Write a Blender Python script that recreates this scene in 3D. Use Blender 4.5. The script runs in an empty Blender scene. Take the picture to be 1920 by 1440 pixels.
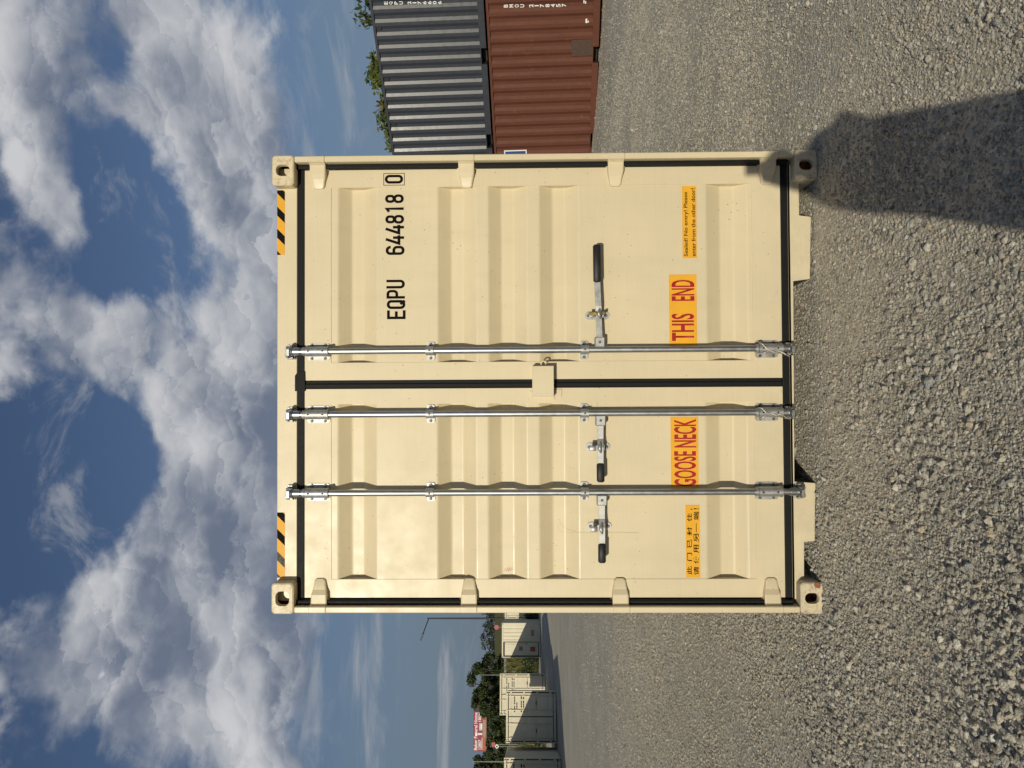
import bpy, bmesh, math, random
import numpy as np
from mathutils import Vector, Matrix

R = math.radians
random.seed(7)
rng = np.random.default_rng(11)
scene = bpy.context.scene
COL = scene.collection

# ------------------------------------------------------------------ camera
# The photograph lies on its side: the picture's left is up.  F is the focal
# length in pixels of the 1920 px wide picture.
F = 1380.0
CAM = Vector((-0.0920, -3.8846, 1.5503))
YAW, PITCH, ROLL = 0.020786, 0.0175, -0.005728
_f = Vector((math.sin(YAW) * math.cos(PITCH), math.cos(YAW) * math.cos(PITCH), math.sin(PITCH)))
_r = Vector((math.cos(YAW), -math.sin(YAW), 0))
_u = _r.cross(_f)
FWD = _f
RIGHT = _r * math.cos(ROLL) + _u * math.sin(ROLL)
UP = -_r * math.sin(ROLL) + _u * math.cos(ROLL)

cam_data = bpy.data.cameras.new("camera")
cam = bpy.data.objects.new("camera", cam_data)
COL.objects.link(cam)
cam_data.sensor_fit = 'HORIZONTAL'
cam_data.sensor_width = 36
cam_data.lens = F / 1920 * 36
cam_data.clip_start = 0.03
cam_data.clip_end = 6000
m = Matrix((-UP, RIGHT, -FWD)).transposed().to_4x4()
m.translation = CAM
cam.matrix_world = m
scene.camera = cam


def ray(px, py):
    return FWD + RIGHT * ((720 - py) / F) + UP * ((960 - px) / F)


def at_y(px, py, Y=0.0):
    d = ray(px, py)
    return CAM + d * ((Y - CAM.y) / d.y)


def at_d(px, py, D):
    return CAM + ray(px, py) * D


def X_(py, Y, px=1000):
    return at_y(px, py, Y).x


def Z_(px, Y, py=715):
    return at_y(px, py, Y).z


# ------------------------------------------------------------------ light
SUN_EL, SUN_AZ = R(16.2), R(17.0)      # sun low behind the camera, to its left
SUN_TO = Vector((-math.sin(SUN_AZ) * math.cos(SUN_EL), -math.cos(SUN_AZ) * math.cos(SUN_EL), math.sin(SUN_EL)))
sun_data = bpy.data.lights.new("sun", 'SUN')
sun_data.energy = 3.4
sun_data.angle = R(0.53)
sun_data.color = (1.0, 0.93, 0.765)
sun = bpy.data.objects.new("sun", sun_data)
COL.objects.link(sun)
sun.rotation_euler = SUN_TO.to_track_quat('Z', 'Y').to_euler()

vs = scene.view_settings
vs.view_transform = 'Standard'
vs.look = 'None'
vs.exposure = 0.0
vs.gamma = 1.0
vs.use_curve_mapping = False
scene.cycles.use_denoising = True
scene.cycles.use_adaptive_sampling = True
scene.cycles.adaptive_threshold = 0.025
scene.cycles.max_bounces = 5
scene.cycles.diffuse_bounces = 2
scene.cycles.glossy_bounces = 2

# ------------------------------------------------------------------ sky
SKY_STRENGTH = 0.075


def build_world():
    w = bpy.data.worlds.new("World")
    scene.world = w
    w.use_nodes = True
    nt = w.node_tree
    nt.nodes.clear()
    N, L = nt.nodes.new, nt.links.new

    def val(s, v):
        if isinstance(v, (int, float)):
            s.default_value = v
        elif isinstance(v, (tuple, list, Vector)):
            s.default_value = v
        else:
            L(v, s)

    def M(op, a, b=None, c=None, clamp=False):
        n = N('ShaderNodeMath'); n.operation = op; n.use_clamp = clamp
        val(n.inputs[0], a)
        if b is not None: val(n.inputs[1], b)
        if c is not None: val(n.inputs[2], c)
        return n.outputs[0]

    def V(op, a, b=None, out=0):
        n = N('ShaderNodeVectorMath'); n.operation = op
        val(n.inputs[0], a)
        if b is not None: val(n.inputs[1], b)
        return n.outputs[out]

    def ramp(x, a, b, smooth=True):
        n = N('ShaderNodeMapRange')
        n.interpolation_type = 'SMOOTHSTEP' if smooth else 'LINEAR'
        val(n.inputs[0], x); val(n.inputs[1], a); val(n.inputs[2], b)
        n.inputs[3].default_value = 0; n.inputs[4].default_value = 1
        return n.outputs[0]

    def noise(vec, scale, detail, rough=0.55, dist=0.0):
        n = N('ShaderNodeTexNoise'); n.noise_dimensions = '3D'
        L(vec, n.inputs['Vector'])
        n.inputs['Scale'].default_value = scale
        n.inputs['Detail'].default_value = detail
        n.inputs['Roughness'].default_value = rough
        n.inputs['Distortion'].default_value = dist
        return n.outputs['Fac']

    def mix(fac, a, b):
        n = N('ShaderNodeMix'); n.data_type = 'RGBA'
        val(n.inputs[0], fac)
        val(n.inputs[6], a); val(n.inputs[7], b)
        return n.outputs[2]

    sky = N('ShaderNodeTexSky')
    sky.sky_type = 'NISHITA'
    sky.sun_disc = False
    sky.sun_elevation = SUN_EL
    sky.sun_rotation = math.pi + SUN_AZ
    sky.air_density = 1.0
    sky.dust_density = 0.6
    sky.ozone_density = 1.6
    tc = N('ShaderNodeTexCoord')
    D = V('NORMALIZE', tc.outputs['Generated'])
    sep = N('ShaderNodeSeparateXYZ'); L(D, sep.inputs[0])
    dz = sep.outputs[2]

    # gently wrung direction, flattened so that clouds lie level
    warp = N('ShaderNodeTexNoise'); L(D, warp.inputs['Vector'])
    warp.inputs['Scale'].default_value = 3.0; warp.inputs['Detail'].default_value = 3
    wv = V('SUBTRACT', warp.outputs['Color'], (0.5, 0.5, 0.5))
    Dw = V('ADD', D, V('MULTIPLY', wv, (0.10, 0.10, 0.10)))
    P = V('MULTIPLY', Dw, (1.0, 1.0, 1.55))

    # where the clouds of this evening stand: (picture x, y, half width px, weight)
    BLOBS = [(230, 1110, 110, .15), (400, 1010, 130, .17), (330, 1300, 230, .16), (500, 1300, 170, .17), (490, 1120, 150, .17), (180, 1390, 90, .10),
             (480, 830, 110, .20), (330, 880, 60, .10), (450, 680, 100, .20), (470, 500, 90, .19), (420, 340, 80, .17), (370, 200, 90, .17), (380, 40, 110, .17),
             (510, 360, 70, .16), (530, 200, 60, .15), (530, 600, 80, .14), (560, 950, 90, .14), (290, 60, 60, .12), (540, 60, 50, .10),
             (60, 50, 140, .20), (90, 210, 70, .17), (70, 700, 100, .20), (130, 600, 70, .17), (50, 540, 70, .17), (200, 640, 40, .12), 
             (105, 400, 32, .22), (160, 460, 40, .20), (100, 330, 26, .10), (60, 1200, 100, .17), 
             (270, 620, 50, .15), (290, 780, 46, .14), (330, 560, 40, .12), (250, 200, 50, .10), (120, 860, 34, .10), (190, 870, 26, .08),
             (130, 920, 120, -.26), (230, 850, 70, -.20), (40, 900, 80, -.20), (240, 300, 60, -.20), (230, 490, 70, -.22), (280, 470, 60, -.15), (80, 1010, 70, -.18), (70, 1400, 80, -.16),
             (200, 100, 34, -.14), (220, 180, 34, -.10), (700, 160, 110, -.22), (760, 1280, 130, -.18), (690, 30, 120, -.15)]
    bias = -0.186
    for (px, py, s, wgt) in BLOBS:
        d = ray(px, py).normalized()
        ang = s / F
        k = 1.0 / (ang * ang)
        dot = V('DOT_PRODUCT', D, tuple(d), out=1)
        e = M('EXPONENT', M('MULTIPLY', M('SUBTRACT', dot, 1.0), k))
        bias = M('MULTIPLY_ADD', e, wgt, bias)

    def puffs(vec, scale, feat='SMOOTH_F1'):
        """height and sunward lean of one size of billow"""
        n = N('ShaderNodeTexVoronoi'); n.feature = feat
        L(vec, n.inputs['Vector']); n.inputs['Scale'].default_value = scale
        if feat != 'F1': n.inputs['Smoothness'].default_value = 0.35
        rel = V('SUBTRACT', vec, n.outputs['Position'])
        lean = V('DOT_PRODUCT', rel, (-0.25 * scale, -0.45 * scale, 0.85 * scale), out=1)
        return M('SUBTRACT', 0.62, n.outputs['Distance']), lean

    wig = N('ShaderNodeTexNoise'); L(P, wig.inputs['Vector'])
    wig.inputs['Scale'].default_value = 22.0; wig.inputs['Detail'].default_value = 5; wig.inputs['Roughness'].default_value = 0.6
    Pw = V('ADD', P, V('MULTIPLY', V('SUBTRACT', wig.outputs['Color'], (.5, .5, .5)), (.095, .095, .095)))
    h1, l1 = puffs(Pw, 11.0)
    h2, l2 = puffs(Pw, 24.0, 'F1')
    fb = noise(P, 5.0, 9, 0.58, 0.15)
    n0 = M('ADD', M('MULTIPLY', M('SUBTRACT', fb, .5), 0.95), M('ADD', M('MULTIPLY', h1, 0.20), M('MULTIPLY', h2, 0.09)))
    upw = V('ADD', P, (-0.02, -0.03, 0.075))
    n2 = noise(upw, 5.0, 4, 0.5, 0.15)
    n2b = noise(P, 5.0, 4, 0.5, 0.15)
    dens = M('ADD', n0, bias)
    hz = ramp(dz, 0.19, 0.29)
    dens = M('ADD', dens, M('MULTIPLY', M('SUBTRACT', hz, 1.0), 0.20))
    mask = ramp(dens, -0.03, 0.180)
    core = ramp(dens, 0.08, 0.40)
    lit = M('ADD', M('MULTIPLY', l1, 0.32), M('MULTIPLY', l2, 0.13))
    lit = M('ADD', lit, M('MULTIPLY', M('SUBTRACT', n2b, n2), 2.2))
    lit = M('ADD', lit, M('MULTIPLY', M('SUBTRACT', fb, .5), 0.5))
    lit = M('SUBTRACT', lit, M('MULTIPLY', core, 0.22))
    lit = ramp(lit, -0.55, 0.52)
    K = 1.0 / SKY_STRENGTH
    shade = tuple(c * K for c in (0.140, 0.172, 0.240)) + (1,)
    bright = tuple(c * K for c in (0.60, 0.605, 0.62)) + (1,)
    ccol = mix(lit, shade, bright)

    # thin high streaks low over the horizon
    Ps = V('MULTIPLY', D, (2.4, 2.4, 13.0))
    st = noise(Ps, 1.9, 7, 0.6, 0.5)
    stm = M('MULTIPLY', ramp(st, 0.50, 0.74), M('MULTIPLY', ramp(dz, 0.02, 0.10), ramp(dz, 0.34, 0.22)))
    stm = M('MULTIPLY', stm, 0.70)
    wsp = noise(V('MULTIPLY', Dw, (1.0, 1.0, 1.7)), 8.5, 9, 0.64, 0.6)
    wsm = M('MULTIPLY', M('MULTIPLY', ramp(wsp, 0.53, 0.74), ramp(dz, 0.16, 0.34)), 0.55)
    stm = M('MAXIMUM', stm, wsm)
    scol = tuple(c * K for c in (0.40, 0.41, 0.43)) + (1,)

    # the evening sky itself, a deeper blue than the model's clear air
    hsv = N('ShaderNodeHueSaturation')
    L(sky.outputs[0], hsv.inputs['Color'])
    hsv.inputs['Saturation'].default_value = 1.10
    hsv.inputs['Hue'].default_value = 0.511
    hsv.inputs['Value'].default_value = 0.84
    hazec = tuple(c * K for c in (0.128, 0.168, 0.228)) + (1,)
    hzm = M('MULTIPLY', ramp(dz, 0.42, 0.02), 0.94)
    base = mix(stm, mix(hzm, hsv.outputs[0], hazec), scol)
    out = mix(M('MULTIPLY', mask, 0.96), base, ccol)
    # below the horizon only the ground shows
    bg = N('ShaderNodeBackground')
    bg.inputs['Strength'].default_value = SKY_STRENGTH
    L(out, bg.inputs['Color'])
    o = N('ShaderNodeOutputWorld')
    L(bg.outputs[0], o.inputs['Surface'])
    w.cycles.sampling_method = 'MANUAL'
    w.cycles.sample_map_resolution = 128


build_world()

# ------------------------------------------------------------------ materials
MATS = {}


class NT:
    def __init__(self, name):
        self.m = bpy.data.materials.new(name)
        self.m.use_nodes = True
        self.t = self.m.node_tree
        self.b = self.t.nodes['Principled BSDF']
        MATS[name] = self.m

    def n(self, kind, **kw):
        x = self.t.nodes.new(kind)
        for k, v in kw.items():
            setattr(x, k, v)
        return x

    def l(self, a, b):
        self.t.links.new(a, b)

    def coord(self, scale=(1, 1, 1), kind='Object'):
        tc = self.n('ShaderNodeTexCoord')
        mp = self.n('ShaderNodeMapping')
        mp.inputs['Scale'].default_value = scale
        self.l(tc.outputs[kind], mp.inputs['Vector'])
        return mp.outputs[0]

    def noise(self, vec, scale, detail=4, rough=.55, dist=0):
        x = self.n('ShaderNodeTexNoise')
        if vec is not None: self.l(vec, x.inputs['Vector'])
        x.inputs['Scale'].default_value = scale
        x.inputs['Detail'].default_value = detail
        x.inputs['Roughness'].default_value = rough
        x.inputs['Distortion'].default_value = dist
        return x.outputs['Fac']

    def voro(self, vec, scale, out='Distance', feature='F1', rnd=1.0):
        x = self.n('ShaderNodeTexVoronoi', feature=feature)
        if vec is not None: self.l(vec, x.inputs['Vector'])
        x.inputs['Scale'].default_value = scale
        x.inputs['Randomness'].default_value = rnd
        return x.outputs[out]

    def ramp(self, x, a, b, lo=0.0, hi=1.0):
        r = self.n('ShaderNodeMapRange')
        self.l(x, r.inputs[0])
        for i, v in zip((1, 2, 3, 4), (a, b, lo, hi)):
            r.inputs[i].default_value = v
        return r.outputs[0]

    def math(self, op, a, b=None):
        x = self.n('ShaderNodeMath', operation=op)
        for i, v in enumerate((a, b)):
            if v is None: continue
            if isinstance(v, (int, float)): x.inputs[i].default_value = v
            else: self.l(v, x.inputs[i])
        return x.outputs[0]

    def mix(self, fac, a, b, mode='MIX'):
        x = self.n('ShaderNodeMix', data_type='RGBA', blend_type=mode)
        for i, v in ((0, fac), (6, a), (7, b)):
            if isinstance(v, (int, float)): x.inputs[i].default_value = v
            elif isinstance(v, tuple): x.inputs[i].default_value = v if len(v) == 4 else v + (1,)
            else: self.l(v, x.inputs[i])
        return x.outputs[2]

    def bump(self, h, strength=.2, dist=.01):
        x = self.n('ShaderNodeBump')
        x.inputs['Strength'].default_value = strength
        x.inputs['Distance'].default_value = dist
        self.l(h, x.inputs['Height'])
        self.l(x.outputs[0], self.b.inputs['Normal'])

    def set(self, color=None, rough=None, metal=None, spec=None, coat=None):
        for key, v in (('Base Color', color), ('Roughness', rough), ('Metallic', metal),
                       ('Specular IOR Level', spec), ('Coat Weight', coat)):
            if v is None: continue
            if isinstance(v, tuple):
                self.b.inputs[key].default_value = v if len(v) == 4 else v + (1,)
            elif isinstance(v, (int, float)):
                self.b.inputs[key].default_value = v
            else:
                self.l(v, self.b.inputs[key])
        return self.m


def paint(name, col, rough=.42, speck=.5, streak=.06, rust=0.0, grime=0.0, spec=.5, wave=.12, dust=0.0, chip=0.0):
    """Sprayed steel: faint drag lines, roller waves, specks of dirt, rust if old."""
    t = NT(name)
    v = t.coord()
    big = t.noise(v, 1.3, 5, .6)
    line = t.noise(t.coord((0.8, 0.8, 60)), 3.0, 3, .6)
    c = t.mix(t.ramp(big, .3, .7), tuple(x * .935 for x in col), tuple(min(1, x * 1.045) for x in col))
    c = t.mix(t.math('MULTIPLY', t.ramp(line, .42, .75), streak), c, tuple(x * .72 for x in col))
    # dirt specks, unevenly spread
    d1 = t.voro(t.coord((1, 1, .75)), 34.0)
    patch = t.ramp(t.noise(v, 5.0, 3), .46, .62)
    sp = t.math('MULTIPLY', t.ramp(d1, .105, .06), patch)
    c = t.mix(t.math('MULTIPLY', sp, speck), c, (.16, .11, .07))
    d2 = t.voro(v, 85.0)
    sp2 = t.math('MULTIPLY', t.ramp(d2, .11, .05), t.ramp(t.noise(v, 2.2, 3), .5, .64))
    c = t.mix(t.math('MULTIPLY', sp2, speck * .8), c, (.2, .14, .1))
    if grime:
        g = t.noise(t.coord((3.0, 3.0, .5)), 2.6, 6, .62)
        c = t.mix(t.math('MULTIPLY', t.ramp(g, .5, .78), grime), c, tuple(x * .45 for x in col))
    if dust:
        tc = t.n('ShaderNodeTexCoord'); sz = t.n('ShaderNodeSeparateXYZ'); t.l(tc.outputs['Object'], sz.inputs[0])
        dn = t.math('MULTIPLY', t.ramp(sz.outputs[2], .34, .0), t.ramp(t.noise(v, 7.0, 6, .65), .36, .66))
        c = t.mix(t.math('MULTIPLY', dn, dust), c, (.42, .37, .29))
        sm = t.noise(t.coord((5.0, 5.0, .9)), 1.6, 6, .62)
        c = t.mix(t.math('MULTIPLY', t.ramp(sm, .52, .74), .16), c, tuple(x * .62 for x in col))
        # rubbed places and fine scratches
        sc1 = t.noise(t.coord((1.2, 1.2, 26.0)), 2.2, 5, .7, 1.6)
        c = t.mix(t.math('MULTIPLY', t.ramp(sc1, .70, .73), .30), c, tuple(x * .6 for x in col))
    if chip:
        ge = t.n('ShaderNodeNewGeometry')
        ch_ = t.math('MULTIPLY', t.ramp(ge.outputs['Pointiness'], .52, .60), t.ramp(t.noise(v, 40.0, 5, .7), .50, .60))
        c = t.mix(t.math('MULTIPLY', ch_, chip), c, (.22, .09, .04))
        c = t.mix(t.math('MULTIPLY', t.ramp(t.noise(v, 26.0, 6, .7), .64, .70), chip), c, (.24, .11, .05))
    if rust:
        r = t.noise(v, 6.0, 7, .66)
        c = t.mix(t.math('MULTIPLY', t.ramp(r, .60, .70), rust), c, (.23, .085, .032))
    rg = t.ramp(t.noise(v, 9.0, 4), .3, .7, rough - .05, rough + .08)
    t.set(color=c, rough=rg, spec=spec)
    h = t.math('ADD', t.noise(v, 5.5, 3), t.math('MULTIPLY', t.noise(v, 170.0, 2), .03))
    t.bump(h, wave, .006)
    return t.m


def plain(name, col, rough=.5, metal=0., var=.12, scale=30., spec=.5, bump=0.):
    t = NT(name)
    v = t.coord()
    n = t.noise(v, scale, 4)
    c = t.mix(t.ramp(n, .3, .7), tuple(x * (1 - var) for x in col), tuple(min(1, x * (1 + var)) for x in col))
    t.set(color=c, rough=t.ramp(n, .2, .8, rough - .06, rough + .1), metal=metal, spec=spec)
    if bump:
        t.bump(t.noise(v, scale * 3, 4), bump, .004)
    return t.m


CREAM = (.648, .550, .362)
paint('cream_paint', CREAM, rough=.40, speck=.9, streak=.16, dust=.55)
paint('casting_paint', CREAM, rough=.48, speck=.9, streak=.10, dust=.7, chip=.7)
paint('white_paint', (.72, .65, .48), rough=.5, speck=.3, grime=.18)
paint('navy_paint', (.036, .038, .046), rough=.34, speck=.05, grime=.1, spec=.75, wave=.10)
paint('oxide_paint', (.112, .039, .023), rough=.62, speck=.3, rust=.35, grime=.45, wave=.5, spec=.25)
plain('oxide_patch', (.070, .042, .028), .8, var=.25)
plain('rubber', (.006, .006, .0055), .62, var=.3, spec=.22)
plain('grip_rubber', (.010, .010, .011), .55, var=.3)
plain('galvanised', (.40, .41, .42), .38, 1.0, var=.05, scale=25.)
plain('zinc_plate', (.40, .40, .39), .46, .75, var=.16, scale=40.)
plain('bolt_steel', (.13, .125, .12), .5, .6, var=.2)
plain('brass', (.75, .55, .20), .35, 1.0, var=.15)
plain('sticker_amber', (.74, .37, .022), .5, var=.05, scale=12., spec=.3)
plain('sticker_black', (.008, .008, .008), .8, var=.2, spec=.08)
plain('sticker_worn', (.10, .095, .085), .8, var=.5, scale=90., spec=.1)
plain('ink_red', (.36, .006, .010), .5, var=.08, spec=.3)
plain('ink_black', (.007, .005, .005), .8, var=.2, spec=.08)
plain('paint_white', (.78, .77, .74), .5, var=.05)
plain('scuff', (.40, .30, .17), .6, var=.2)
plain('scrawl', (.55, .20, .12), .6, var=.2)
plain('plaque_blue', (.03, .07, .22), .45, var=.1)
plain('dark_steel', (.045, .043, .042), .5, .6, var=.2)
plain('underside', (.035, .032, .03), .8, var=.3)
plain('wire_seal', (.62, .60, .55), .4, .6, var=.1)
plain('rust', (.26, .10, .04), .8, var=.35, scale=80., bump=.4)
plain('sign_maroon', (.26, .020, .055), .5, var=.08, scale=4.)
plain('sign_tan', (.36, .24, .16), .6, var=.25, scale=4.)
plain('sign_brick', (.42, .10, .045), .6, var=.2, scale=4.)
plain('sign_grey', (.45, .50, .52), .5, var=.2, scale=4.)
plain('sign_red', (.30, .02, .03), .45, var=.08)
plain('pole_grey', (.30, .31, .29), .55, .2, var=.1)
plain('pole_black', (.020, .022, .025), .5, .2, var=.2)
plain('wood_post', (.20, .15, .11), .85, var=.25, scale=8.)
plain('bark', (.10, .075, .055), .9, var=.35, scale=12., bump=.5)
plain('phone_black', (.02, .02, .022), .2, var=.1)
plain('jacket_grey', (.10, .11, .12), .9, var=.2)
plain('hair_brown', (.06, .04, .028), .6, var=.3)


def leaf_mat(name, a, b, c):
    t = NT(name)
    oi = t.n('ShaderNodeObjectInfo')
    geo = t.n('ShaderNodeNewGeometry')
    r = geo.outputs['Random Per Island']
    col = t.mix(r, a, b)
    col = t.mix(t.ramp(r, .82, .9), col, c)
    t.set(color=col, rough=.55, spec=.3)
    t.b.inputs['Transmission Weight'].default_value = 0
    tr = t.n('ShaderNodeBsdfTranslucent')
    t.l(col, tr.inputs['Color'])
    ms = t.n('ShaderNodeMixShader'); ms.inputs[0].default_value = .28
    out = t.t.nodes['Material Output']
    t.l(t.b.outputs[0], ms.inputs[1]); t.l(tr.outputs[0], ms.inputs[2])
    t.l(ms.outputs[0], out.inputs['Surface'])
    return t.m


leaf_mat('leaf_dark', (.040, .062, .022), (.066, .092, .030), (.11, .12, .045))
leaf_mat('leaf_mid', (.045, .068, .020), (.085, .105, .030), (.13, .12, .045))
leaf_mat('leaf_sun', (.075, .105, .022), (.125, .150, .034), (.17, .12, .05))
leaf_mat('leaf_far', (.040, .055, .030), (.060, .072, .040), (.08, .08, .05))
leaf_mat('grass_blade', (.10, .105, .028), (.20, .18, .060), (.26, .22, .10))

# ------------------------------------------------------------------ mesh helpers


def mesh_obj(name, bm, mat, parent=None, smooth=False, loc=None):
    me = bpy.data.meshes.new(name)
    bm.normal_update()
    bm.to_mesh(me)
    bm.free()
    if smooth:
        for p in me.polygons:
            p.use_smooth = True
    mats = mat if isinstance(mat, (list, tuple)) else [mat]
    for x in mats:
        me.materials.append(MATS[x])
    o = bpy.data.objects.new(name, me)
    COL.objects.link(o)
    if parent is not None:
        o.parent = parent
    if loc is not None:
        o.location = loc
    return o


def empty(name, loc=(0, 0, 0), rotz=0., rot=None):
    o = bpy.data.objects.new(name, None)
    COL.objects.link(o)
    o.location = loc
    o.rotation_euler = rot if rot else (0, 0, rotz)
    o.empty_display_size = .2
    return o


def tag(o, label, cat, group=None, kind=None):
    o['label'] = label
    if cat: o['category'] = cat
    if group: o['group'] = group
    if kind: o['kind'] = kind
    return o


def smooth_by_angle(o, deg=35):
    me = o.data
    me.polygons.foreach_set('use_smooth', [True] * len(me.polygons))
    me.set_sharp_from_angle(angle=R(deg))


def box(bm, x0, x1, y0, y1, z0, z1, bev=0., seg=1, mi=0):
    vs_ = [bm.verts.new(c) for c in ((x0, y0, z0), (x1, y0, z0), (x1, y1, z0), (x0, y1, z0),
                                     (x0, y0, z1), (x1, y0, z1), (x1, y1, z1), (x0, y1, z1))]
    fs = []
    for idx in ((0, 1, 5, 4), (1, 2, 6, 5), (2, 3, 7, 6), (3, 0, 4, 7), (4, 5, 6, 7), (3, 2, 1, 0)):
        f = bm.faces.new([vs_[i] for i in idx]); f.material_index = mi
        fs.append(f)
    if bev > 0:
        es = set(e for f in fs for e in f.edges)
        r = bmesh.ops.bevel(bm, geom=list(es), offset=bev, segments=seg, affect='EDGES', profile=.5)
        for f in r['faces']:
            f.material_index = mi


def obox(bm, c, ax, ay, az, bev=0., mi=0):
    """box from a centre and three half axes"""
    c, ax, ay, az = map(Vector, (c, ax, ay, az))
    n0 = len(bm.verts)
    b2 = bmesh.new()
    box(b2, -1, 1, -1, 1, -1, 1)
    if bev:
        # bevel in real size: scale first
        for v in b2.verts:
            v.co = Vector((v.co.x * ax.length, v.co.y * ay.length, v.co.z * az.length))
        bmesh.ops.bevel(b2, geom=list(b2.edges), offset=bev, segments=1, affect='EDGES')
        mt = Matrix((ax.normalized(), ay.normalized(), az.normalized())).transposed()
    else:
        mt = Matrix((ax, ay, az)).transposed()
    vm = {}
    for v in b2.verts:
        vm[v] = bm.verts.new(c + mt @ v.co)
    for f in b2.faces:
        g = bm.faces.new([vm[v] for v in f.verts]); g.material_index = mi
    b2.free()


def cyl(bm, p0, p1, r0, r1=None, seg=12, caps=True, mi=0):
    p0, p1 = Vector(p0), Vector(p1)
    if r1 is None: r1 = r0
    d = (p1 - p0).normalized()
    a = d.orthogonal().normalized(); b = d.cross(a)
    A, B = [], []
    for i in range(seg):
        t = 2 * math.pi * i / seg
        o = a * math.cos(t) + b * math.sin(t)
        A.append(bm.verts.new(p0 + o * r0)); B.append(bm.verts.new(p1 + o * r1))
    for i in range(seg):
        j = (i + 1) % seg
        f = bm.faces.new((A[i], A[j], B[j], B[i])); f.material_index = mi
    if caps:
        f = bm.faces.new(A[::-1]); f.material_index = mi
        f = bm.faces.new(B); f.material_index = mi


def tube(bm, pts, r, seg=8, mi=0):
    pts = [Vector(p) for p in pts]
    rings = []
    prev = None
    for i, p in enumerate(pts):
        d = (pts[min(i + 1, len(pts) - 1)] - pts[max(i - 1, 0)]).normalized()
        if prev is None: a = d.orthogonal().normalized()
        else: a = (prev - d * prev.dot(d)).normalized()
        prev = a
        b = d.cross(a)
        rr = r[i] if isinstance(r, (list, tuple)) else r
        rings.append([bm.verts.new(p + (a * math.cos(t) + b * math.sin(t)) * rr)
                      for t in [2 * math.pi * k / seg for k in range(seg)]])
    for A, B in zip(rings, rings[1:]):
        for i in range(seg):
            j = (i + 1) % seg
            f = bm.faces.new((A[i], A[j], B[j], B[i])); f.material_index = mi
    f = bm.faces.new(rings[0][::-1]); f.material_index = mi
    f = bm.faces.new(rings[-1]); f.material_index = mi


def prism(bm, poly, y0, y1, mi=0):
    """polygon in (x, z), pushed from y0 (front) to y1"""
    A = [bm.verts.new((x, y0, z)) for x, z in poly]
    B = [bm.verts.new((x, y1, z)) for x, z in poly]
    n = len(poly)
    area = sum(poly[i][0] * poly[(i + 1) % n][1] - poly[(i + 1) % n][0] * poly[i][1] for i in range(n))
    fs = []
    if area < 0: A, B = A[::-1], B[::-1]
    fs.append(bm.faces.new(A)); fs.append(bm.faces.new(B[::-1]))
    for i in range(n):
        j = (i + 1) % n
        fs.append(bm.faces.new((A[j], A[i], B[i], B[j])))
    for f in fs: f.material_index = mi


def round_rect(cx, cz, w, h, r, n=6):
    out = []
    for k, (sx, sz) in enumerate(((1, 1), (-1, 1), (-1, -1), (1, -1))):
        for i in range(n + 1):
            t = math.pi / 2 * (k + i / n)
            out.append((cx + sx * (w / 2 - r) + r * math.cos(t), cz + sz * (h / 2 - r) + r * math.sin(t)))
    return out


def plate(name, poly, y0, y1, mat, parent):
    bm = bmesh.new(); prism(bm, poly, y0, y1)
    return mesh_obj(name, bm, mat, parent)


# ---- lettering
def text_mesh(s, x0, x1, z0, z1, y, mat, parent, name='lettering', bold=0., facing=None, spacing=1.0):
    """flat lettering fitted to a rectangle on a wall that faces -y"""
    c = bpy.data.curves.new('lettering', 'FONT')
    c.body = s
    c.offset = bold
    c.space_character = spacing
    c.resolution_u = 3
    o = bpy.data.objects.new('lettering', c)
    COL.objects.link(o)
    dg = bpy.context.evaluated_depsgraph_get()
    me = bpy.data.meshes.new_from_object(o.evaluated_get(dg))
    bpy.data.objects.remove(o)
    bpy.data.curves.remove(c)
    n = len(me.vertices)
    co = np.zeros(n * 3); me.vertices.foreach_get('co', co); co = co.reshape(-1, 3)
    lo, hi = co.min(0), co.max(0)
    out = np.zeros_like(co)
    out[:, 0] = x0 + (co[:, 0] - lo[0]) / (hi[0] - lo[0]) * (x1 - x0)
    out[:, 2] = z0 + (co[:, 1] - lo[1]) / (hi[1] - lo[1]) * (z1 - z0)
    out[:, 1] = y
    me.vertices.foreach_set('co', out.ravel())
    me.materials.clear(); me.materials.append(MATS[mat])
    ob = bpy.data.objects.new(name, me)
    COL.objects.link(ob)
    ob.parent = parent
    return ob


def arc(cx, cy, rx, ry, a0, a1, n=7):
    return [(cx + rx * math.cos(R(a0 + (a1 - a0) * i / n)), cy + ry * math.sin(R(a0 + (a1 - a0) * i / n))) for i in range(n + 1)]


def _loop(x0, x1, y0, y1, r):
    return (arc(x1 - r, y1 - r, r, r, 0, 90) + arc(x0 + r, y1 - r, r, r, 90, 180)
            + arc(x0 + r, y0 + r, r, r, 180, 270) + arc(x1 - r, y0 + r, r, r, 270, 360))


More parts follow.
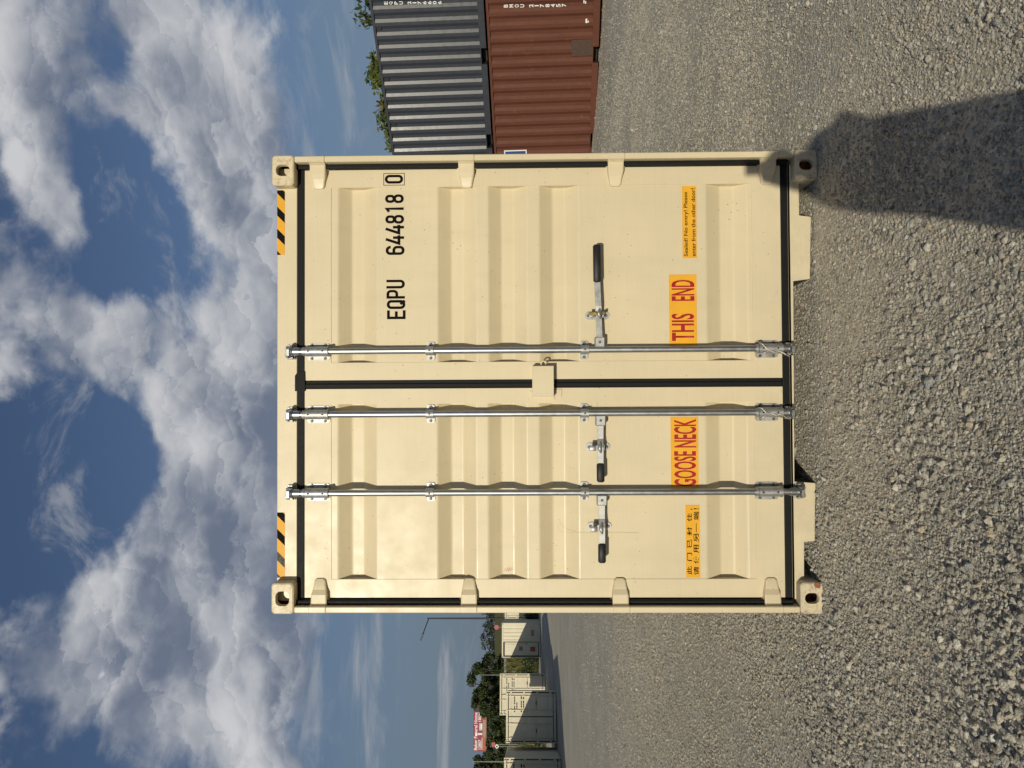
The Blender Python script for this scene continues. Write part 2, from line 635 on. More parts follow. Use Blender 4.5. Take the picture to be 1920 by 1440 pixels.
# stencil-like narrow capitals: strokes in a 0.5 x 1 cell, centre lines; (points, closed)
W_ = .5
GLYPH = {
    'E': [([(.5, .935), (.065, .935), (.065, .065), (.5, .065)], 0), ([(.13, .5), (.44, .5)], 0)],
    'Q': [(_loop(.065, .435, .065, .935, .17), 1), ([(.27, .26), (.47, .02)], 0)],
    'P': [([(.065, 0), (.065, .935)] + arc(.27, .77, .165, .165, 90, 0) + arc(.27, .61, .165, .165, 0, -90) + [(.13, .445)], 0)],
    'U': [([(.065, 1)] + [(.065, .235)] + arc(.235, .235, .17, .17, 180, 270) + arc(.265, .235, .17, .17, 270, 360) + [(.435, 1)], 0)],
    '6': [([(.435, .74)] + arc(.265, .765, .17, .17, 0, 90) + arc(.235, .765, .17, .17, 90, 180)
           + arc(.235, .235, .17, .17, 180, 270) + arc(.265, .235, .17, .17, 270, 360) + arc(.265, .40, .17, .17, 0, 90) + [(.13, .57)], 0)],
    '4': [([(.30, 1.0), (.05, .28), (.52, .28)], 0), ([(.385, .60), (.385, 0)], 0)],
    '8': [(_loop(.085, .415, .53, .935, .15), 1), (_loop(.065, .435, .065, .49, .17), 1)],
    '1': [([(.10, .80), (.27, .935), (.27, 0)], 0)],
    '0': [(_loop(.065, .435, .065, .935, .18), 1)],
}


def ribbon(bm, pts, closed, w, y):
    pts = [Vector((p[0], p[1])) for p in pts]
    q = [pts[0]]
    for p in pts[1:]:
        if (p - q[-1]).length > 1e-4: q.append(p)
    if closed and (q[0] - q[-1]).length < 1e-4: q.pop()
    n = len(q)
    Lp, Rp = [], []
    for i in range(n):
        a = q[i - 1] if (i > 0 or closed) else None
        c = q[(i + 1) % n] if (i < n - 1 or closed) else None
        d1 = (q[i] - a).normalized() if a is not None else None
        d2 = (c - q[i]).normalized() if c is not None else None
        if d1 is None: d1 = d2
        if d2 is None: d2 = d1
        n1 = Vector((-d1.y, d1.x)); n2 = Vector((-d2.y, d2.x))
        mm = (n1 + n2)
        mm = mm / max(.5, mm.dot(n1)) if mm.length > 1e-6 else n1
        Lp.append(q[i] + mm * w / 2); Rp.append(q[i] - mm * w / 2)
    return [(Lp[i], Lp[(i + 1) % n], Rp[(i + 1) % n], Rp[i]) for i in range(n if closed else n - 1)]


def glyph_mesh(ch, x0, x1, z0, z1, y, mat, parent):
    bm = bmesh.new()
    for k, (pts, closed) in enumerate(GLYPH[ch]):
        for quad in ribbon(bm, pts, closed, .150, 0):
            f = bm.faces.new([bm.verts.new((x0 + p.x / W_ * (x1 - x0), y - .0003 * k, z0 + p.y * (z1 - z0))) for p in quad])
    bmesh.ops.remove_doubles(bm, verts=bm.verts, dist=1e-5)
    bm.normal_update()
    for f in bm.faces:
        if f.normal.y > 0: f.normal_flip()
    return mesh_obj('lettering', bm, mat, parent)


# ------------------------------------------------------------------ ground
def sstep(a, b, x):
    t = np.clip((x - a) / (b - a), 0, 1)
    return t * t * (3 - 2 * t)


def vnoise(x, y, seed=0):
    """smooth value noise for terrain and gravel patches"""
    xi, yi = np.floor(x).astype(int), np.floor(y).astype(int)
    fx, fy = x - xi, y - yi
    fx, fy = fx * fx * (3 - 2 * fx), fy * fy * (3 - 2 * fy)

    def h(i, j):
        n = (i * 374761393 + j * 668265263 + seed * 974711) & 0x7fffffff
        n = ((n ^ (n >> 13)) * 1274126177) & 0x7fffffff
        return ((n ^ (n >> 16)) & 0xffff) / 65535.0
    return (h(xi, yi) * (1 - fx) + h(xi + 1, yi) * fx) * (1 - fy) + (h(xi, yi + 1) * (1 - fx) + h(xi + 1, yi + 1) * fx) * fy


def gz(x, y):
    x = np.asarray(x, float); y = np.asarray(y, float)
    z = .50 * sstep(31, 50, y) * sstep(0, -10, x)
    z = z - .22 * sstep(2.5, 8, x) * sstep(3, 12, y)
    # grassy bank behind the yard, then open land
    z = z + 3.1 * sstep(63, 84, y) * sstep(45, 5, x) + 10.5 * sstep(120, 300, y)
    amp = .5 + .5 * sstep(20, 6, np.abs(y))
    z = z + (vnoise(x * 1.1 + 50, y * 1.1 + 50, 3) - .5) * .030 * amp + (vnoise(x * .33 + 9, y * .33 + 70, 5) - .5) * .05 * sstep(1, 6, np.abs(x) + np.maximum(0, -y - 1))
    # packed flat where the container stands
    return z


def build_ground():
    xs = np.concatenate([-np.geomspace(900, 12, 40), np.linspace(-11.5, 12, 150), np.geomspace(12.5, 900, 40)])
    ys = np.concatenate([-np.geomspace(160, 6, 16), np.linspace(-5.8, 12, 130), np.geomspace(12.4, 95, 90), np.geomspace(98, 2600, 34)])
    Xg, Yg = np.meshgrid(xs, ys)
    Zg = gz(Xg, Yg) - .003
    nx, ny = len(xs), len(ys)
    vtx = np.stack([Xg.ravel(), Yg.ravel(), Zg.ravel()], 1)
    i = np.arange(ny - 1)[:, None] * nx + np.arange(nx - 1)[None, :]
    faces = np.stack([i, i + 1, i + nx + 1, i + nx], -1).reshape(-1, 4)
    me = bpy.data.meshes.new('ground')
    me.from_pydata(vtx.tolist(), [], faces.tolist())
    for p in me.polygons: p.use_smooth = True
    t = NT('gravel_ground')
    v = t.coord()
    tc = t.n('ShaderNodeTexCoord'); sp = t.n('ShaderNodeSeparateXYZ'); t.l(tc.outputs['Object'], sp.inputs[0])
    big = t.noise(v, .55, 5, .6)
    grain = t.voro(v, 120.0, 'Color')
    gs = t.n('ShaderNodeSeparateColor'); t.l(grain, gs.inputs[0])
    gd = t.voro(v, 120.0)
    gd2 = t.voro(v, 48.0)
    g2c = t.n('ShaderNodeSeparateColor'); t.l(t.voro(v, 48.0, 'Color'), g2c.inputs[0])
    dirt = t.mix(t.ramp(big, .35, .65), (.42, .385, .305), (.54, .505, .425))
    g3c = t.n('ShaderNodeSeparateColor'); t.l(t.voro(v, 17.0, 'Color'), g3c.inputs[0])
    gd3 = t.voro(v, 17.0)
    rut = t.noise(t.coord((.35, 1.6, 1)), 1.0, 4, .6)
    dirt = t.mix(t.math('MULTIPLY', t.ramp(rut, .5, .7), .55), dirt, (.40, .345, .265))
    st = t.mix(gs.outputs[0], (.22, .205, .175), (.80, .765, .67))
    c = t.mix(t.math('MULTIPLY', t.ramp(gd, .55, .2), .75), dirt, st)
    c = t.mix(t.math('MULTIPLY', t.ramp(g2c.outputs[1], .62, .72), .55), c, t.mix(g2c.outputs[0], (.26, .25, .225), (.80, .77, .69)))
    c = t.mix(t.math('MULTIPLY', t.math('MULTIPLY', t.ramp(g3c.outputs[1], .70, .76), t.ramp(gd3, .5, .25)), .7), c, t.mix(g3c.outputs[0], (.22, .21, .19), (.84, .81, .73)))
    # grass beyond the yard
    edge = t.math('ADD', sp.outputs[1], t.math('MULTIPLY', t.noise(v, .25, 4), 5.0))
    gm = t.ramp(edge, 62.5, 64.5)
    gr = t.mix(t.noise(v, .8, 6), (.075, .085, .024), (.17, .155, .055))
    c = t.mix(1.0, c, (.95, .925, .87), 'MULTIPLY')
    c = t.mix(gm, c, gr)
    t.set(color=c, rough=.95, spec=.2)
    h = t.math('ADD', t.math('MULTIPLY', gd, -.35), t.math('MULTIPLY', gd2, -1.0))
    h = t.math('ADD', h, t.math('MULTIPLY', t.noise(v, 9.0, 5), .9))
    t.bump(h, .55, .008)
    me.materials.append(t.m)
    o = bpy.data.objects.new('ground', me)
    COL.objects.link(o)
    o['kind'] = 'structure'
    o['label'] = 'pale grey brown crushed stone yard'
    return o


build_ground()


# ---- loose stones on the yard: one mass of instanced chips
def build_gravel():
    pts, scl, rot, pick = [], [], [], []

    def scatter(n, x0, x1, y0, y1, smin, smax, power, keep):
        x = rng.uniform(x0, x1, n); y = rng.uniform(y0, y1, n)
        k = keep(x, y) > rng.random(n)
        x, y = x[k], y[k]
        n = len(x)
        s = smin + (smax - smin) * rng.random(n) ** power
        z = gz(x, y) - .003 + s * rng.uniform(.0, .22, n)
        pts.append(np.stack([x, y, z], 1))
        a = s[:, None] * rng.uniform([.75, .75, .45], [1.25, 1.15, .85], (n, 3))
        scl.append(a)
        rot.append(np.stack([rng.normal(0, .45, n), rng.normal(0, .45, n), rng.uniform(0, 6.28, n)], 1))
        pick.append(rng.integers(0, 7, n))

    def inview(x, y, lo=.68):
        d = y - CAM.y
        return (np.abs(x - CAM.x - .02 * d) < lo * np.maximum(d, .2) + 1.0) & ~((np.abs(x) < 1.2) & (y > 1.6))

    def patch(x, y):
        return sstep(.36, .62, .5 * vnoise(x * .8 + 3, y * .8 + 8, 21) + .3 * vnoise(x * 2.4, y * 2.4, 22) + .2 * vnoise(x * 6.5, y * 6.5, 23))

    dist = lambda x, y: np.hypot(x - CAM.x, y - CAM.y)
    fade = lambda x, y, a, b: sstep(b, a, dist(x, y))
    # grit, chips, stones, lumps
    scatter(520000, -4.2, 4.6, -2.9, 2.2, .0028, .0068, 1.4,
            lambda x, y: inview(x, y) * (.40 + .60 * patch(x, y)) * fade(x, y, 3.2, 6.0))
    scatter(420000, -6.5, 7.5, -2.9, 7.0, .0055, .0122, 2.0,
            lambda x, y: inview(x, y) * (.12 + .62 * patch(x, y)) * fade(x, y, 5.0, 11.0))
    scatter(95000, -8.5, 9.5, -2.9, 12.0, .0095, .0190, 2.5,
            lambda x, y: inview(x, y) * (.05 + .50 * patch(x, y)) * fade(x, y, 7.0, 17.0))
    scatter(520000, -9.5, 8.5, .8, 13.0, .0050, .0105, 1.6,
            lambda x, y: inview(x, y) * (.45 + .45 * patch(x, y)) * fade(x, y, 8.0, 17.0) * (dist(x, y) > 4.4))
    scatter(170000, -17, 11, 4.0, 25.0, .008, .018, 2.2,
            lambda x, y: inview(x, y) * (.25 + .40 * patch(x, y)) * fade(x, y, 12.0, 28.0))
    scatter(7000, -12, 12, -2.9, 16.0, .016, .029, 3.0,
            lambda x, y: inview(x, y) * (.06 + .25 * patch(x, y)) * fade(x, y, 9.0, 22.0))
    # coarse heaps by the camera's feet, left, and a band on the right
    def heap(x, y):
        a = np.exp(-(((x + 1.30) / .62) ** 2 + ((y + 1.60) / .36) ** 2))
        b = np.exp(-(((x - 1.75) / .5) ** 2 + ((y + 1.75) / .25) ** 2)) * .55
        c = np.exp(-(((x + .1) / .5) ** 2 + ((y + .95) / .22) ** 2)) * .5
        e = np.exp(-(((x + 2.2) / .8) ** 2 + ((y + .4) / .5) ** 2)) * .35
        return np.clip((a + b + c + e) * (.45 + .9 * vnoise(x * 5, y * 5, 31)), 0, 1)
    scatter(52000, -4, 3.4, -2.8, .3, .0085, .0205, 1.8, lambda x, y: inview(x, y) * heap(x, y))
    P = np.concatenate(pts); S = np.concatenate(scl); Ro = np.concatenate(rot); K = np.concatenate(pick)
    me = bpy.data.meshes.new('gravel')
    me.vertices.add(len(P)); me.vertices.foreach_set('co', P.ravel())
    a = me.attributes.new('scl', 'FLOAT_VECTOR', 'POINT'); a.data.foreach_set('vector', S.ravel())
    a = me.attributes.new('rot', 'FLOAT_VECTOR', 'POINT'); a.data.foreach_set('vector', Ro.ravel())
    a = me.attributes.new('tint', 'FLOAT', 'POINT'); a.data.foreach_set('value', rng.random(len(P)).astype(np.float32))
    a = me.attributes.new('pick', 'INT', 'POINT'); a.data.foreach_set('value', K.astype(np.int32))
    o = bpy.data.objects.new('gravel', me)
    COL.objects.link(o)

    t = NT('stone_chip')
    at = t.n('ShaderNodeAttribute', attribute_type='INSTANCER', attribute_name='tint')
    cr = t.n('ShaderNodeValToRGB')
    t.l(at.outputs['Fac'], cr.inputs[0])
    els = cr.color_ramp.elements
    els[0].position = 0; els[0].color = (.14, .135, .13, 1)
    els[1].position = 1; els[1].color = (.80, .78, .72, 1)
    for p, c in ((.10, (.28, .27, .25)), (.26, (.42, .395, .345)), (.44, (.54, .51, .44)), (.60, (.64, .60, .52)), (.68, (.34, .36, .365)), (.76, (.50, .51, .50)), (.84, (.62, .51, .37)), (.93, (.72, .69, .62))):
        e = els.new(p); e.color = c + (1,)
    v = t.coord()
    c = t.mix(t.ramp(t.noise(v, 2.5, 4), .3, .8, 0., .35), cr.outputs[0], (.54, .50, .42))
    c = t.mix(.10, c, t.mix(t.noise(v, 1.5, 3), (.38, .34, .27), (.62, .57, .47)))
    c = t.mix(1.0, c, (.92, .90, .85), 'MULTIPLY')
    t.set(color=c, rough=.92, spec=.2)
    t.bump(t.noise(v, 3.0, 4), .5, .15)

    ng = bpy.data.node_groups.new('gravel', 'GeometryNodeTree')
    ng.interface.new_socket('Geometry', in_out='INPUT', socket_type='NodeSocketGeometry')
    ng.interface.new_socket('Geometry', in_out='OUTPUT', socket_type='NodeSocketGeometry')
    N, L = ng.nodes.new, ng.links.new
    gi, go = N('NodeGroupInput'), N('NodeGroupOutput')
    join = N('GeometryNodeJoinGeometry')
    for k in range(7):
        ico = N('GeometryNodeMeshIcoSphere'); ico.inputs['Subdivisions'].default_value = 2
        pos = N('GeometryNodeInputPosition')
        add = N('ShaderNodeVectorMath'); add.operation = 'ADD'; add.inputs[1].default_value = (k * 7.3, k * 3.1, k * 5.7)
        L(pos.outputs[0], add.inputs[0])
        no = N('ShaderNodeTexVoronoi'); no.inputs['Scale'].default_value = .85
        L(add.outputs[0], no.inputs['Vector'])
        sub = N('ShaderNodeMath'); sub.operation = 'MULTIPLY_ADD'; sub.inputs[1].default_value = -.85; sub.inputs[2].default_value = .36
        L(no.outputs['Distance'], sub.inputs[0])
        sc = N('ShaderNodeVectorMath'); sc.operation = 'SCALE'
        L(pos.outputs[0], sc.inputs[0]); L(sub.outputs[0], sc.inputs['Scale'])
        sp = N('GeometryNodeSetPosition')
        L(ico.outputs[0], sp.inputs['Geometry']); L(sc.outputs[0], sp.inputs['Offset'])
        sm = N('GeometryNodeSetMaterial'); sm.inputs['Material'].default_value = t.m
        L(sp.outputs[0], sm.inputs['Geometry'])
        ss = N('GeometryNodeSetShadeSmooth'); ss.inputs['Shade Smooth'].default_value = False
        L(sm.outputs[0], ss.inputs['Geometry'])
        g2i = N('GeometryNodeGeometryToInstance')
        L(ss.outputs[0], g2i.inputs[0]); L(g2i.outputs[0], join.inputs[0])
    iop = N('GeometryNodeInstanceOnPoints')
    L(gi.outputs[0], iop.inputs['Points']); L(join.outputs[0], iop.inputs['Instance'])
    iop.inputs['Pick Instance'].default_value = True

    def attr(name, typ):
        n = N('GeometryNodeInputNamedAttribute'); n.data_type = typ
        n.inputs['Name'].default_value = name
        return n.outputs[0]
    L(attr('pick', 'INT'), iop.inputs['Instance Index'])
    L(attr('rot', 'FLOAT_VECTOR'), iop.inputs['Rotation'])
    L(attr('scl', 'FLOAT_VECTOR'), iop.inputs['Scale'])
    L(iop.outputs[0], go.inputs[0])
    md = o.modifiers.new('gravel', 'NODES'); md.node_group = ng
    me.materials.append(t.m)
    o['kind'] = 'stuff'
    o['label'] = 'loose crushed stone chips scattered over the yard'
    return len(P)


print('stones', build_gravel())


# ------------------------------------------------------------------ the cream container
YD = .070           # door face
YP = YD + .0034     # pressed sheet, a hair behind the border
HW, HH, HL = 1.219, 2.896, 12.192


def fillet(pts, r, n=3):
    """round the corners of a polyline of (y, z)"""
    out = [pts[0]]
    for a, b, c in zip(pts, pts[1:], pts[2:]):
        a, b, c = Vector(a), Vector(b), Vector(c)
        d1, d2 = (a - b), (c - b)
        rr = min(r, d1.length * .45, d2.length * .45)
        p0, p1 = b + d1.normalized() * rr, b + d2.normalized() * rr
        for i in range(n + 1):
            t = i / n
            out.append(tuple((1 - t) ** 2 * p0 + 2 * t * (1 - t) * b + t * t * p1))
    out.append(pts[-1])
    return out


def casting(bm, cx, cz, w, h, y0, y1, hw, hh, hr, mi_hole=1):
    """corner casting with an oval opening in its end face"""
    outer = round_rect(cx, cz, w, h, .020, 7)
    inner = round_rect(cx, cz, hw, hh, hr, 7)
    n = len(outer)
    ch = .006
    O1 = [bm.verts.new((cx + (x - cx) * (1 - 2 * ch / w), y0, cz + (z - cz) * (1 - 2 * ch / h))) for x, z in outer]
    O2 = [bm.verts.new((x, y0 + ch, z)) for x, z in outer]
    O3 = [bm.verts.new((x, y1, z)) for x, z in outer]
    I1 = [bm.verts.new((x, y0, z)) for x, z in inner]
    I2 = [bm.verts.new((cx + (x - cx) * .94, y0 + .006, cz + (z - cz) * .94)) for x, z in inner]
    I3 = [bm.verts.new((cx + (x - cx) * .94, y0 + .03, cz + (z - cz) * .94)) for x, z in inner]
    for A, B, mi in ((I1, O1, 0), (O1, O2, 0), (O2, O3, 0), (I2, I1, 0), (I3, I2, 0)):
        for i in range(n):
            j = (i + 1) % n
            f = bm.faces.new((A[j], A[i], B[i], B[j])); f.material_index = mi
    bm.faces.new(O3)
    # hollow behind the opening
    for f in (bm.faces.new([bm.verts.new((cx + sx * w * .40, y0 + .12, cz + sz * h * .40)) for sx, sz in ((-1, -1), (1, -1), (1, 1), (-1, 1))]),):
        f.material_index = mi_hole
    c4 = [(-1, -1), (1, -1), (1, 1), (-1, 1)]
    for k in range(4):
        a, b = c4[k], c4[(k + 1) % 4]
        f = bm.faces.new([bm.verts.new((cx + s[0] * w * .40, yy, cz + s[1] * h * .40)) for s, yy in ((a, y0 + .031), (b, y0 + .031), (b, y0 + .12), (a, y0 + .12))])
        f.material_index = mi_hole


def corrugated(bm, a0, a1, pitch, depth, flat_o, slope, place, z0, z1, flip=False, phase=0.):
    """trapezoid sheet running along a, place(a, d, z) -> point"""
    prof = []
    a = a0 + phase
    while a < a1 - 1e-3:
        b = min(a + flat_o, a1); prof += [(a, 0), (b, 0)]
        if b >= a1: break
        c = b + slope; d = c + (pitch - flat_o - 2 * slope)
        if d + slope > a1: prof.append((a1, 0)); break
        prof += [(c, depth), (d, depth)]
        a = d + slope
    if prof[0][0] > a0: prof = [(a0, 0)] + prof
    if prof[-1][0] < a1: prof.append((a1, 0))
    lo = [bm.verts.new(place(p, q, z0)) for p, q in prof]
    hi = [bm.verts.new(place(p, q, z1)) for p, q in prof]
    for i in range(len(prof) - 1):
        q = (lo[i], lo[i + 1], hi[i + 1], hi[i])
        bm.faces.new(q[::-1] if flip else q)


def hero_door(root, x0, x1, z0, z1, p0, p1, q0, q1, grooves):
    """door leaf: flat border, pressed panel with level grooves"""
    bm = bmesh.new()
    yb = YD + .055
    yp = YP
    V = lambda x, y, z: bm.verts.new((x, y, z))

    def quad(a, b, c, d):
        bm.faces.new((V(*a), V(*b), V(*c), V(*d)))
    # border
    quad((x0, YD, z0), (x1, YD, z0), (x1, YD, q0), (x0, YD, q0))
    quad((x0, YD, q1), (x1, YD, q1), (x1, YD, z1), (x0, YD, z1))
    quad((x0, YD, q0), (p0, YD, q0), (p0, YD, q1), (x0, YD, q1))
    quad((p1, YD, q0), (x1, YD, q0), (x1, YD, q1), (p1, YD, q1))
    # edge of the opening
    quad((p0, YD, q0), (p1, YD, q0), (p1, yp, q0), (p0, yp, q0))
    quad((p0, YD, q1), (p0, yp, q1), (p1, yp, q1), (p1, YD, q1))
    # sides
    for a, b in (((x0, z0), (x1, z0)), ((x1, z0), (x1, z1)), ((x1, z1), (x0, z1)), ((x0, z1), (x0, z0))):
        quad((b[0], YD, b[1]), (a[0], YD, a[1]), (a[0], yb, a[1]), (b[0], yb, b[1]))
    prof = [(yp, q1)]
    for g in grooves:
        prof += [(yp, g[0]), (yp + g[4], g[1]), (yp + g[4], g[2]), (yp, g[3])]
    prof.append((yp, q0))
    prof = fillet(prof, .007, 2)
    # several columns with a hair of buckle so that the sheet is not dead flat
    cols = 14
    grid = []
    for i in range(cols + 1):
        x = p0 + (p1 - p0) * i / cols
        e = math.sin(math.pi * i / cols)
        grid.append([V(x, y + 0.0012 * e * (float(vnoise(np.array(x * 2.3 + 9), np.array(z * 2.6 + 3), 77)) - .5), z) for y, z in prof])
    for A, B in zip(grid, grid[1:]):
        for k in range(len(prof) - 1):
            bm.faces.new((A[k], A[k + 1], B[k + 1], B[k]))
    # groove ends against the border
    for xe, flip in ((p0, False), (p1, True)):
        for k in range(len(prof) - 1):
            (ya, za), (yc, zc) = prof[k], prof[k + 1]
            q = [(xe, YD, za), (xe, ya, za), (xe, yc, zc), (xe, YD, zc)]
            quad(*(q if flip else q[::-1]))
    o = mesh_obj('door', bm, 'cream_paint', root)
    return o


def bolt(bm, x, y, z, r=.008, h=.006, mi=1):
    cyl(bm, (x, y, z), (x, y - h, z), r, r * .8, 8, mi=mi)


def sleeve(bm, x, y, z0, z1, r, mi=0, seg=10):
    """half round strap over a rod"""
    A, B = [], []
    pts = [(x - r, YD - .003)] + [(x - r * math.cos(t), y - r * math.sin(t)) for t in [math.pi * k / seg for k in range(seg + 1)]] + [(x + r, YD - .003)]
    for px_, py_ in pts:
        A.append(bm.verts.new((px_, py_, z0))); B.append(bm.verts.new((px_, py_, z1)))
    for i in range(len(pts) - 1):
        f = bm.faces.new((A[i], A[i + 1], B[i + 1], B[i])); f.smooth = True; f.material_index = mi
    f = bm.faces.new(A[::-1]); f.material_index = mi
    f = bm.faces.new(B); f.material_index = mi


def build_hero():
    root = empty('shipping_container')
    tag(root, 'tall cream shipping container with three silver lock rods and closed doors', 'container')
    # ---- frame
    cw, chh = .162, .118
    for sx in (-1, 1):
        for (z, hw, hh) in ((HH - chh / 2, .078 if sx < 0 else .062, .074), (chh / 2, .056, .076)):
            bm = bmesh.new()
            casting(bm, sx * (HW - cw / 2) , z, cw, chh, 0, .178, hw, hh, .027)
            o = mesh_obj('corner_casting', bm, ['casting_paint', 'rust'], root)
            smooth_by_angle(o, 30)
            bm = bmesh.new(); box(bm, sx * (HW - cw / 2) - cw / 2, sx * (HW - cw / 2) + cw / 2, HL - .178, HL, z - chh / 2, z + chh / 2, .008)
            mesh_obj('corner_casting', bm, 'cream_paint', root)
    for sx in (-1, 1):
        bm = bmesh.new()
        xo, xi = sx * (HW - .004), sx * (HW - .036)
        box(bm, min(xo, xi), max(xo, xi), .006, .17, chh + .001, HH - chh - .001, .004)
        xi2 = sx * (HW - .13)
        box(bm, min(xi, xi2), max(xi, xi2), .098, .17, chh + .001, HH - chh - .001)
        mesh_obj('corner_post', bm, 'cream_paint', root)
        bm = bmesh.new(); box(bm, min(xo, xi2), max(xo, xi2), HL - .17, HL - .01, chh + .001, HH - chh - .001)
        mesh_obj('corner_post', bm, 'cream_paint', root)
    zt = HH - .006
    zh = Z_(557, .072)
    bm = bmesh.new()
    box(bm, -HW + .05, HW - .05, .072, .17, zh, zt, .003)
    mesh_obj('top_rail', bm, 'cream_paint', root)
    # sill with its stepped lower edge and gooseneck tunnel
    ztop = Z_(1481, YD)
    sx_ = lambda py: X_(py, YD, 1500)
    steps = [(1091, 1507), (1016, 1507), (1014, 1527), (906, 1528), (903, 1489), (527, 1487), (523, 1518), (407, 1520), (404, 1498), (346, 1497)]
    poly = [(sx_(1091), ztop)]
    poly = [(-HW + .06, ztop)]
    for py, px in steps:
        poly.append((sx_(py) if py not in (1091, 346) else (-HW + .06 if py == 1091 else HW - .06), at_y(px, py, YD).z))
    poly.append((HW - .06, ztop))
    bm = bmesh.new()
    prism(bm, poly, YD - .002, YD + .012)
    # folded ledge along the top of the sill
    box(bm, -HW + .06, HW - .06, YD - .002, .17, ztop - .010, ztop + .0005)
    mesh_obj('door_sill', bm, 'cream_paint', root)
    # ---- body
    bm = bmesh.new()
    for sx in (-1, 1):
        corrugated(bm, .17, HL - .17, .278, .036, .072, .068, lambda a, d, z, s=sx: (s * (HW - .012 - d), a, z), .16, HH - .09, flip=sx < 0)
    mesh_obj('side_panel', bm, 'cream_paint', root)
    bm = bmesh.new()
    box(bm, -HW + .02, HW - .02, .17, HL - .02, HH - .03, HH - .012)
    mesh_obj('roof', bm, 'cream_paint', root)
    bm = bmesh.new()
    for sx in (-1, 1):
        box(bm, sx * HW - (.05 if sx > 0 else -.0) , sx * HW + (.0 if sx > 0 else .05), .178, HL - .178, .02, .165)
        box(bm, sx * HW - (.06 if sx > 0 else -.004), sx * HW + (-.004 if sx > 0 else .06), .178, HL - .178, HH - .1, HH - .02)
    mesh_obj('side_rail', bm, 'cream_paint', root)
    bm = bmesh.new(); box(bm, -HW + .03, HW - .03, HL - .06, HL - .03, .12, HH - .1); mesh_obj('end_wall', bm, 'cream_paint', root)
    bm = bmesh.new()
    box(bm, -HW + .05, HW - .05, .10, HL - .05, .165, .19)
    # underframe beside the tunnel
    for sx in (-1, 1):
        box(bm, min(sx * .54, sx * .60), max(sx * .54, sx * .60), .09, 3.6, .03, .165)
    for k in range(10):
        box(bm, -HW + .06, HW - .06, 3.7 + k * .8, 3.76 + k * .8, .05, .165)
    mesh_obj('floor_underside', bm, 'underside', root)

    # ---- rubber seals
    zdt, zdb = Z_(571.5, YD), Z_(1467, YD)
    xl0, xl1 = X_(1120.5, YD), X_(727.5, YD)
    xr0, xr1 = X_(711, YD), X_(315.5, YD)
    bm = bmesh.new()
    box(bm, -HW + .037, xl0 + .002, YD + .022, .097, ztop + .001, zh - .001)
    box(bm, -HW + .0365, -HW + .062, .042, .095, ztop + .002, zh - .002, .007, 2)
    box(bm, xl0 - .020, xl0 + .001, YD - .004, YD + .03, zdb - .02, zdt + .015, .006, 2)
    mesh_obj('door_gasket', bm, 'rubber', root)
    bm = bmesh.new()
    box(bm, xr1 - .002, HW - .037, YD + .022, .097, ztop + .001, zh - .001)
    box(bm, HW - .062, HW - .0365, .042, .095, ztop + .002, zh - .002, .007, 2)
    box(bm, xr1 - .001, xr1 + .020, YD - .004, YD + .03, zdb - .02, zdt + .015, .006, 2)
    mesh_obj('door_gasket', bm, 'rubber', root)
    bm = bmesh.new()
    box(bm, -HW + .05, HW - .05, YD - .001, .096, zdt - .0, zh + .0005, .005, 2)
    mesh_obj('door_gasket', bm, 'rubber', root)
    bm = bmesh.new()
    box(bm, -HW + .055, HW - .055, YD - .001, .096, ztop - .0005, zdb + .0, .005, 2)
    mesh_obj('door_gasket', bm, 'rubber', root)
    bm = bmesh.new()
    xm0, xm1 = X_(727.5, YD), X_(711, YD)
    box(bm, xm0 - .001, xm1 + .001, YD + .002, .10, zdb, zdt, .005, 2)
    box(bm, xm0 + .004, xm0 + .030, YD - .006, YD + .03, zdb, zdt, .006, 2)
    # flap where the seals meet at the top
    prism(bm, [(X_(731, YD), Z_(554, YD)), (X_(702, YD), Z_(554, YD)), (X_(695, YD), Z_(559, YD)), (X_(694, YD), Z_(572, YD)), (X_(731, YD), Z_(573, YD))], YD - .010, YD + .02)
    mesh_obj('door_gasket', bm, 'rubber', root)

    # ---- doors
    GV = [(634, 660, 683, 706), (821, 846, 869, 893), (916, 940, 964, 988), (1012, 1036, 1060, 1085), (1325, 1350, 1376, 1402)]
    gd = .045
    gl = [(Z_(a, YD, 900), Z_(b, YD + gd, 900), Z_(c, YD + gd, 900), Z_(d, YD, 900), gd) for a, b, c, d in GV]
    gr = [(Z_(a, YD, 500), Z_(b, YD + gd, 500), Z_(c, YD + gd, 500), Z_(d, YD, 500), gd) for a, b, c, d in GV]
    dl = hero_door(root, xl0, xl1, zdb, zdt, X_(1086, YD), X_(756, YD), Z_(1413, YD), Z_(621, YD), gl)
    dl['label'] = 'left door leaf with two lock rods'
    dr = hero_door(root, xr0, xr1, zdb, zdt, X_(678, YD), X_(348.5, YD), Z_(1413, YD), Z_(621, YD), gr)
    dr['label'] = 'right door leaf with one lock rod and a long handle'

